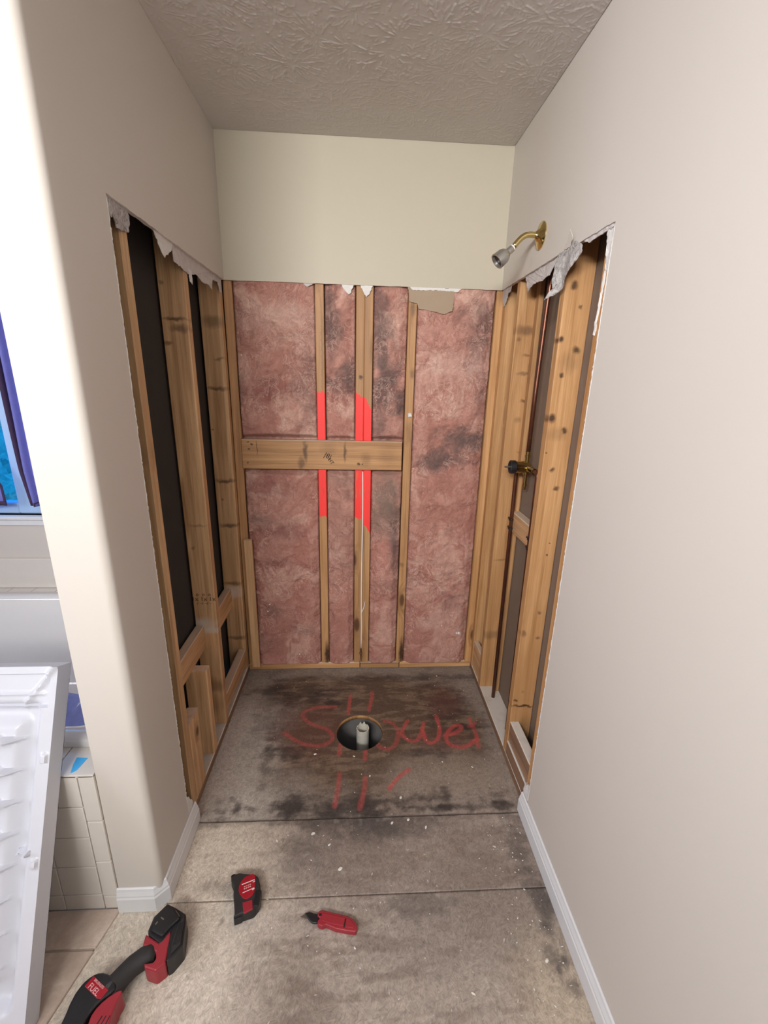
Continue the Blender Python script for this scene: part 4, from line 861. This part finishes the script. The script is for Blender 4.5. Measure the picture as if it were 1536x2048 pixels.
def curtain(xin, xout, label, side):
    t_ = empty('curtain', (xin(1.4), YB-0.03, 2.05), label, 'curtain', 'blue curtains at the tub window')
    zs = np.linspace(2.05, 0.935, 36); nn = 60
    vs_ = []; fs_ = []
    for z in zs:
        for j in range(nn+1):
            s = j/nn; x = xin(z)*(1-s)+xout*s; vs_.append((x, YB-0.045+0.012*math.sin(s*38+math.sin(z*3)), z))
    for i in range(35):
        for j in range(nn): fs_.append((i*(nn+1)+j, i*(nn+1)+j+1, (i+1)*(nn+1)+j+1, (i+1)*(nn+1)+j))
    L0 = Vector(t_.location); vs_ = [Vector(v)-L0 for v in vs_]
    o = fromdata('cloth', vs_, fs_, 'curtain', t_, smooth=True); sm = o.modifiers.new('thick', 'SOLIDIFY'); sm.thickness = 0.002
    # hem along the inner edge and bottom
    zz = [Vector((xin(z)+side*0.004, YB-0.047, z)) for z in zs]
    bmh = []
    hv, hf = [], []
    for i, z in enumerate(zs):
        for dx in (0, 0.014): hv.append(Vector((xin(z)+side*dx, YB-0.0475+0.012*math.sin((dx/abs(xout-xin(z)))*38+math.sin(z*3)), z))-L0)
    for i in range(35): hf.append((2*i, 2*i+1, 2*i+3, 2*i+2))
    k0 = len(hv)
    for j in range(nn+1):
        s = j/nn; x = xin(0.935)*(1-s)+xout*s; y = YB-0.0475+0.012*math.sin(s*38+math.sin(0.935*3))
        hv += [Vector((x, y, 0.934))-L0, Vector((x, y, 0.953))-L0]
    for j in range(nn): hf.append((k0+2*j, k0+2*j+2, k0+2*j+3, k0+2*j+1))
    o = fromdata('hem', hv, hf, 'hem', t_, smooth=True); sm = o.modifiers.new('thick', 'SOLIDIFY'); sm.thickness = 0.002
curtain(lambda z: -0.95+0.018*max(0, (1.1-z)/0.17), -0.72, 'blue curtain panel hanging beside the wall corner', 1)
curtain(lambda z: -1.040-0.25*max(0, min(1, (z-1.03)/0.5)), -1.78, 'blue curtain panel at the frame edge whose hem kicks out', -1)
# hedge
bm = bmesh.new(); rr_ = random.Random(9)
for i in range(2600):
    c = Vector((rr_.uniform(-3.2, -0.6), 1.6+rr_.uniform(0, 0.5), rr_.uniform(0.0, 2.3))); s = rr_.uniform(0.03, 0.06)
    d1 = Vector((rr_.uniform(-1, 1), rr_.uniform(-1, 1), rr_.uniform(-1, 1))).normalized()*s; d2 = d1.orthogonal().normalized()*s*0.55
    bm.faces.new([bm.verts.new(c+d1), bm.verts.new(c+d2), bm.verts.new(c-d1), bm.verts.new(c-d2)])
bm_box(bm, Vector((-3.2, 2.1, 0)), Vector((-0.6, 2.2, 2.2)))
o = bmobj('hedge', bm, 'leaf'); tag(o, 'green hedge outside the window beyond the curtains', 'hedge', kind='stuff')

# ================================================================== LEANING SHOWER PAN
P0 = Vector((-0.200, -0.905, 0.0095)); U = Vector((-1, 0, 0)); V_ = Vector((0, 0.345, 0.77)).normalized(); N3 = Vector((0, -V_.z, V_.y))
PW, PH, TH = 1.22, 0.842, 0.052
pan = empty('shower_pan', P0, 'white ribbed shower pan leaning on its side against the tub', 'shower pan')
nu, nv = 150, 190
uu = np.concatenate([np.linspace(0, 0.40, 100), np.linspace(0.41, PW, 51)]); vv = np.linspace(0, PH, nv+1); Ug, Vg = np.meshgrid(uu, vv, indexing='ij'); nu = len(uu)-1
eu = np.minimum(Ug, PW-Ug); ev = np.minimum(Vg, PH-Vg)
h = np.full(Ug.shape, TH)
def rr_dist(x0, x1, y0, y1, rad_):   # signed distance into a rounded rectangle (positive inside)
    qx = np.abs(Ug-(x0+x1)/2)-(x1-x0)/2+rad_; qy = np.abs(Vg-(y0+y1)/2)-(y1-y0)/2+rad_
    return -(np.hypot(np.maximum(qx, 0), np.maximum(qy, 0))+np.minimum(np.maximum(qx, qy), 0)-rad_)
d1 = rr_dist(0.018, PW-0.018, 0.018, PH-0.018, 0.01)
h = h-0.014*sst(0, 0.004, d1)*(Vg > PH-0.10)*1.0           # lip step at the top edge
d2 = rr_dist(0.029, PW-0.029, 0.045, PH-0.085, 0.03); h = h-0.034*sst(0.0, 0.030, d2)+0.0*d2
d3 = rr_dist(0.062, PW-0.062, 0.09, PH-0.118, 0.03); h = h+0.022*sst(0.0, 0.040, d3)
h = h+0.006*(1-sst(0, .006, np.abs(Vg-(PH-0.070))))*(eu > 0.035)
cr = np.abs((Ug-0.02)-(PH-0.018-Vg)*0.78)/1.27; h = h+0.010*(1-sst(0, 0.010, cr))*(Ug < 0.085)*(Vg > PH-0.12)
for k_ in range(8):
    vc = 0.660-0.0745*k_; run = np.clip(Ug-0.074, 0, None); hw = 0.003+0.14*np.clip(run, 0, 0.08)
    h = h+(0.005+0.026*sst(0, 0.04, run))*sst(0.0, 0.55, 1-np.abs(Vg-vc)/hw)*(run > 0)*(Ug < PW-0.074)
for vc in (0.378, 0.62):
    h = h+0.008*(1-sst(0.008, 0.013, np.abs(Vg-vc)))*(1-sst(0.006, 0.009, np.abs(Ug-0.013)))
    h = h+0.022*(1-sst(0.0, 0.007, np.abs(Vg-vc-0.018+(Ug-.05)*.25)))*(Ug > 0.026)*(Ug < 0.072)*(vc < .5)
tri = []
Vp = [U*float(a)+V_*float(b)+N3*float(c) for a, b, c in zip(Ug.ravel(), Vg.ravel(), h.ravel())]
idx = np.arange(len(Vp)).reshape(nu+1, nv+1); q = np.stack([idx[:-1, :-1], idx[:-1, 1:], idx[1:, 1:], idx[1:, :-1]], -1).reshape(-1, 4)
ring = np.concatenate([idx[:, 0], idx[-1, 1:], idx[-2::-1, -1], idx[0, -2:0:-1]]); nb = len(Vp); m_ = len(ring)
rr_ = random.Random(3)
Vp += [U*float(Ug.ravel()[i])+V_*float(Vg.ravel()[i])+N3*(0.0+rr_.uniform(-0.0012, 0.0012)) for i in ring]
side = [(int(ring[i]), int(ring[(i+1) % m_]), nb+(i+1) % m_, nb+i) for i in range(m_)]
o = fromdata('pan_shell', Vp, q.tolist()+side+[tuple(range(nb, nb+m_))[::-1]], 'pan', pan, smooth=False)
for i_, p_ in enumerate(o.data.polygons): p_.use_smooth = i_ < len(q)
es = o.modifiers.new('split', 'EDGE_SPLIT'); es.split_angle = math.radians(50)

# ================================================================== TOOLS ON THE FLOOR
# tape measure lying on its side
tp = empty('tape_measure', (0.236, -0.645, 0.0), 'black and red tape measure lying flat on the subfloor', 'tape measure')
TO = [(0.185, -0.611), (0.190, -0.628), (0.199, -0.637), (0.204, -0.665), (0.213, -0.690), (0.218, -0.705), (0.222, -0.722), (0.236, -0.716), (0.256, -0.711), (0.273, -0.706), (0.285, -0.688), (0.286, -0.672), (0.279, -0.640), (0.268, -0.617), (0.256, -0.609), (0.225, -0.606), (0.205, -0.603)]
outline_solid('rubber_case', TO, 0.0005, 0.036, 'rubber', tp, 0.004, 3)
outline_solid('round_label', smooth_loop([(0.214, -0.650), (0.220, -0.624), (0.236, -0.612), (0.256, -0.609), (0.262, -0.628), (0.267, -0.657), (0.262, -0.672), (0.243, -0.681), (0.227, -0.670)], 1), 0.034, 0.0385, 'redlabel', tp, 0.0012, 2)
outline_solid('side_grip', [(0.237, -0.688), (0.264, -0.681), (0.271, -0.705), (0.250, -0.716), (0.246, -0.714)], 0.034, 0.0380, 'red', tp, 0.0012, 2)
def bar(name, a, b, w, z, mat, parent, th=0.0004):
    a, b = Vector((*a, 0)), Vector((*b, 0)); d = (b-a).normalized(); s = Vector((-d.y, d.x, 0))*w/2
    return outline_solid(name, [tuple((a+s)[:2]), tuple((a-s)[:2]), tuple((b-s)[:2]), tuple((b+s)[:2])], z, z+th, mat, parent, 0)
bar('printed_line', (0.223, -0.640), (0.259, -0.627), 0.0022, 0.0384, 'white', tp)
bar('printed_line', (0.231, -0.663), (0.263, -0.650), 0.0018, 0.0384, 'white', tp)
bar('printed_line', (0.255, -0.634), (0.261, -0.631), 0.0022, 0.0384, 'white', tp)
bar('printed_line', (0.258, -0.656), (0.264, -0.652), 0.0022, 0.0384, 'white', tp)
for i_ in range(4):
    a = Vector((0.2325+i_*0.0052, -0.6525+i_*0.002)); bar('printed_mark', tuple(a), (a.x+0.0036, a.y+0.0013), 0.0028, 0.0384, 'pinkprint', tp)
    bar('printed_mark', (a.x-0.001, a.y+0.0058), (a.x+0.0025, a.y+0.0072), 0.0022, 0.0384, 'pinkprint', tp)
outline_solid('blade_stop', [(0.181, -0.606), (0.186, -0.622), (0.193, -0.628), (0.199, -0.617), (0.197, -0.603), (0.189, -0.601)], 0.001, 0.030, 'black', tp, 0.002, 2)
outline_solid('end_hook', [(0.217, -0.712), (0.221, -0.726), (0.241, -0.720), (0.246, -0.711)], 0.004, 0.026, 'black', tp, 0.002, 2)
box('belt_clip', (0.268, -0.700, 0.010), (0.287, -0.655, 0.0375), 'black', tp, bev=0.004, seg=2)
# utility knife
kn = empty('utility_knife', (0.495, -0.735, 0.0), 'red folding utility knife with its blade out on the subfloor', 'utility knife')
outline_solid('handle', [(0.462, -0.705), (0.473, -0.702), (0.490, -0.707), (0.520, -0.714), (0.545, -0.720), (0.564, -0.729), (0.574, -0.741), (0.577, -0.751), (0.573, -0.761), (0.548, -0.758), (0.514, -0.751), (0.486, -0.740), (0.476, -0.744), (0.464, -0.740), (0.460, -0.731), (0.467, -0.722), (0.459, -0.716)], 0.0008, 0.016, 'red', kn, 0.003, 3)
outline_solid('handle_scale', [(0.474, -0.711), (0.515, -0.720), (0.541, -0.726), (0.537, -0.747), (0.505, -0.741), (0.474, -0.731)], 0.015, 0.0178, 'red', kn, 0.0012, 2)
outline_solid('handle_scale', [(0.546, -0.727), (0.560, -0.734), (0.569, -0.746), (0.566, -0.754), (0.542, -0.749)], 0.015, 0.0175, 'red', kn, 0.0012, 2)
bar('slot', (0.543, -0.728), (0.538, -0.750), 0.003, 0.0160, 'black', kn, 0.0004)
outline_solid('blade_holder', [(0.422, -0.705), (0.436, -0.703), (0.447, -0.707), (0.462, -0.710), (0.464, -0.724), (0.459, -0.732), (0.447, -0.731), (0.438, -0.725), (0.431, -0.717)], 0.004, 0.0105, 'black', kn, 0.001, 1)
outline_solid('blade', [(0.409, -0.713), (0.424, -0.704), (0.440, -0.708), (0.433, -0.719)], 0.0060, 0.0068, 'steel', kn, 0)
box('pivot_screw', (0.463, -0.719, 0.012), (0.472, -0.711, 0.0166), 'black', kn, bev=0.002, seg=2)
# cordless tool
dr = empty('cordless_drill', (0.0, -0.85, 0.0), 'black and red cordless drill lying on its side by the tiles', 'cordless drill')
outline_solid('battery_pack', [(0.0265, -0.6952), (0.0561, -0.7075), (0.0889, -0.7239), (0.096, -0.7432), (0.1076, -0.7973), (0.0882, -0.8259), (0.078, -0.8316), (0.069, -0.8001), (0.0632, -0.7620), (0.0494, -0.7865), (0.0445, -0.7902), (0.0044, -0.7688), (0.0003, -0.7596), (0.0019, -0.7272)], 0.0008, 0.058, 'black', dr, 0.005, 3)
outline_solid('battery_rail', [(0.0285, -0.7010), (0.0545, -0.7125), (0.0800, -0.7370), (0.0600, -0.7590), (0.0470, -0.7800), (0.0120, -0.7650), (0.0050, -0.7540), (0.0070, -0.7290)], 0.056, 0.067, 'black', dr, 0.005, 3)
outline_solid('battery_rail', [(0.0780, -0.7480), (0.0880, -0.7300), (0.0930, -0.7450), (0.1020, -0.7950), (0.0850, -0.8170), (0.0780, -0.7960)], 0.056, 0.062, 'rubber', dr, 0.002, 2)
for i_ in range(5):
    bar('vent_rib', (0.0810+i_*0.0028, -0.748+i_*0.001), (0.0830+i_*0.0040, -0.800+i_*0.002), 0.0012, 0.0618, 'black', dr, 0.0012)
bar('printed_line', (0.060, -0.719), (0.077, -0.735), 0.0012, 0.0668, 'steel', dr)
bar('printed_line', (0.026, -0.735), (0.036, -0.741), 0.0030, 0.0668, 'steel', dr)
bar('printed_line', (0.018, -0.752), (0.021, -0.745), 0.0030, 0.0668, 'steel', dr)
outline_solid('foot', [(-0.0030, -0.7660), (0.0418, -0.7880), (0.0600, -0.7570), (0.0690, -0.7801), (0.0716, -0.8019), (0.0770, -0.8342), (0.0574, -0.8492), (0.0285, -0.8410), (0.0205, -0.8320), (0.0440, -0.8300), (0.0480, -0.8218), (0.0418, -0.8090), (0.0239, -0.7998), (0.0002, -0.7924)], 0.004, 0.0565, 'red', dr, 0.004, 2)
hp = [(0.0360, -0.8020, 0.033), (0.0218, -0.8035, 0.036), (0.0075, -0.8110, 0.037), (-0.0119, -0.8260, 0.037), (-0.0257, -0.8434, 0.037), (-0.0370, -0.8640, 0.037), (-0.0450, -0.8800, 0.036)]
o = tube('grip', hp, [0.022, 0.0245, 0.0250, 0.0245, 0.0245, 0.0270, 0.0290], MAT['rubber'], dr, 24)
outline_solid('motor_housing', smooth_loop([(-0.0759, -0.8478), (-0.0482, -0.8547), (-0.0314, -0.8669), (-0.0200, -0.8850), (-0.0500, -0.9050), (-0.0650, -0.9350), (-0.0700, -1.030), (-0.1250, -1.030), (-0.1160, -0.9400), (-0.1190, -0.8948), (-0.1106, -0.8693), (-0.0956, -0.8540)], 1), 0.0008, 0.064, 'black', dr, 0.009, 3)
outline_solid('side_shell', smooth_loop([(-0.0041, -0.8850), (-0.0100, -0.9103), (-0.0080, -0.9400), (0.0050, -1.020), (-0.0500, -1.020), (-0.0560, -0.9426), (-0.0570, -0.9224), (-0.0402, -0.8990), (-0.0146, -0.8830)], 1), 0.004, 0.0585, 'red', dr, 0.007, 3)
for i_ in range(3): bar('vent_rib', (-0.048+i_*0.013, -0.985), (-0.030+i_*0.009, -0.930), 0.002, 0.0580, 'black', dr, 0.0012)
# red plate with white lettering
lbp = outline_solid('name_plate', [(-0.089, -0.8567), (-0.0374, -0.8861), (-0.0475, -0.9019), (-0.0574, -0.9006), (-0.1005, -0.876)], 0.0635, 0.0655, 'redlabel', dr, 0.001, 2)
RZ = lambda a: Euler((0, 0, a))
def flat_text(txt, size, xy, ang, mat, z):
    c = bpy.data.curves.new('lettering', 'FONT'); c.body = txt; c.size = size; c.extrude = 0.0002; c.align_x = 'CENTER'; c.align_y = 'CENTER'; c.materials.append(MAT[mat])
    o = bpy.data.objects.new('lettering', c); COL.objects.link(o); o.parent = dr; o.location = Vector((xy[0], xy[1], z))-Vector(dr.location); o.rotation_euler = (0, 0, ang); return o
flat_text('FUEL', 0.0165, (-0.0740, -0.8840), math.radians(-30), 'pinkprint', 0.0657)
flat_text('BRUSHLESS', 0.0072, (-0.0670, -0.8735), math.radians(-30), 'pinkprint', 0.0657)

# text becomes plain mesh
dg = bpy.context.evaluated_depsgraph_get()
for o in [o for o in COL.objects if o.type == 'FONT']:
    me = bpy.data.meshes.new_from_object(o.evaluated_get(dg)); nm = o.name.split('.')[0]; n_ = bpy.data.objects.new(nm, me); COL.objects.link(n_)
    n_.parent = o.parent; n_.matrix_basis = o.matrix_basis.copy(); c = o.data; bpy.data.objects.remove(o); bpy.data.curves.remove(c)

# ---- plaster crumbs scattered on the subfloor
bm = bmesh.new(); rr_ = random.Random(21)
spots = [(0.395, -0.115, .006), (0.625, -0.23, .005), (0.74, -0.33, .007), (0.42, -0.46, .007), (0.48, -0.50, .005), (0.30, -0.48, .005), (0.52, -0.58, .007), (0.70, -0.43, .006), (0.76, -0.42, .006), (1.10, -0.84, .006), (0.56, -0.13, .004), (0.82, -0.45, .005), (0.57, -0.79, .004), (1.0, 0.39, .004), (0.93, -0.17, .004), (1.05, -0.20, .005), (0.88, -0.90, .005)]
for i in range(110): spots.append((rr_.uniform(0.02, W-0.03), rr_.uniform(-1.0, 0.42), rr_.uniform(0.0008, 0.0024)))
for i in range(50): spots.append((rr_.uniform(1.02, 1.16), rr_.uniform(-0.95, -0.45), rr_.uniform(0.001, 0.003)))
for x, y, s in spots:
    if math.hypot(x-HC[0], y-HC[1]) < HR+0.01: continue
    q = bmesh.ops.create_icosphere(bm, subdivisions=1, radius=s); a = rr_.uniform(0, 3)
    for v in q['verts']:
        v.co *= rr_.uniform(.7, 1.2); v.co.z *= 0.45; x_, y_ = v.co.x*1.3, v.co.y*0.8; v.co.x = x_*math.cos(a)-y_*math.sin(a)+x; v.co.y = x_*math.sin(a)+y_*math.cos(a)+y; v.co.z += s*0.3-0.0006
n_white = len(bm.faces)
for i in range(60):
    x, y, s = rr_.uniform(0.03, W-0.02), rr_.uniform(-1.0, -0.42), rr_.uniform(0.0015, 0.0035); q = bmesh.ops.create_icosphere(bm, subdivisions=1, radius=s); a = rr_.uniform(0, 3)
    for v in q['verts']:
        v.co.z *= 0.35; x_, y_ = v.co.x*1.8, v.co.y*0.6; v.co.x = x_*math.cos(a)-y_*math.sin(a)+x; v.co.y = x_*math.sin(a)+y_*math.cos(a)+y; v.co.z += s*0.2-0.0006
bm.faces.ensure_lookup_table()
for i_, f_ in enumerate(bm.faces): f_.material_index = 0 if i_ < n_white else 1
tag(bmobj('floor_debris', bm, ['debris', 'wood_dark']), 'small white plaster crumbs and dark splinters strewn over the subfloor', 'debris', kind='stuff')
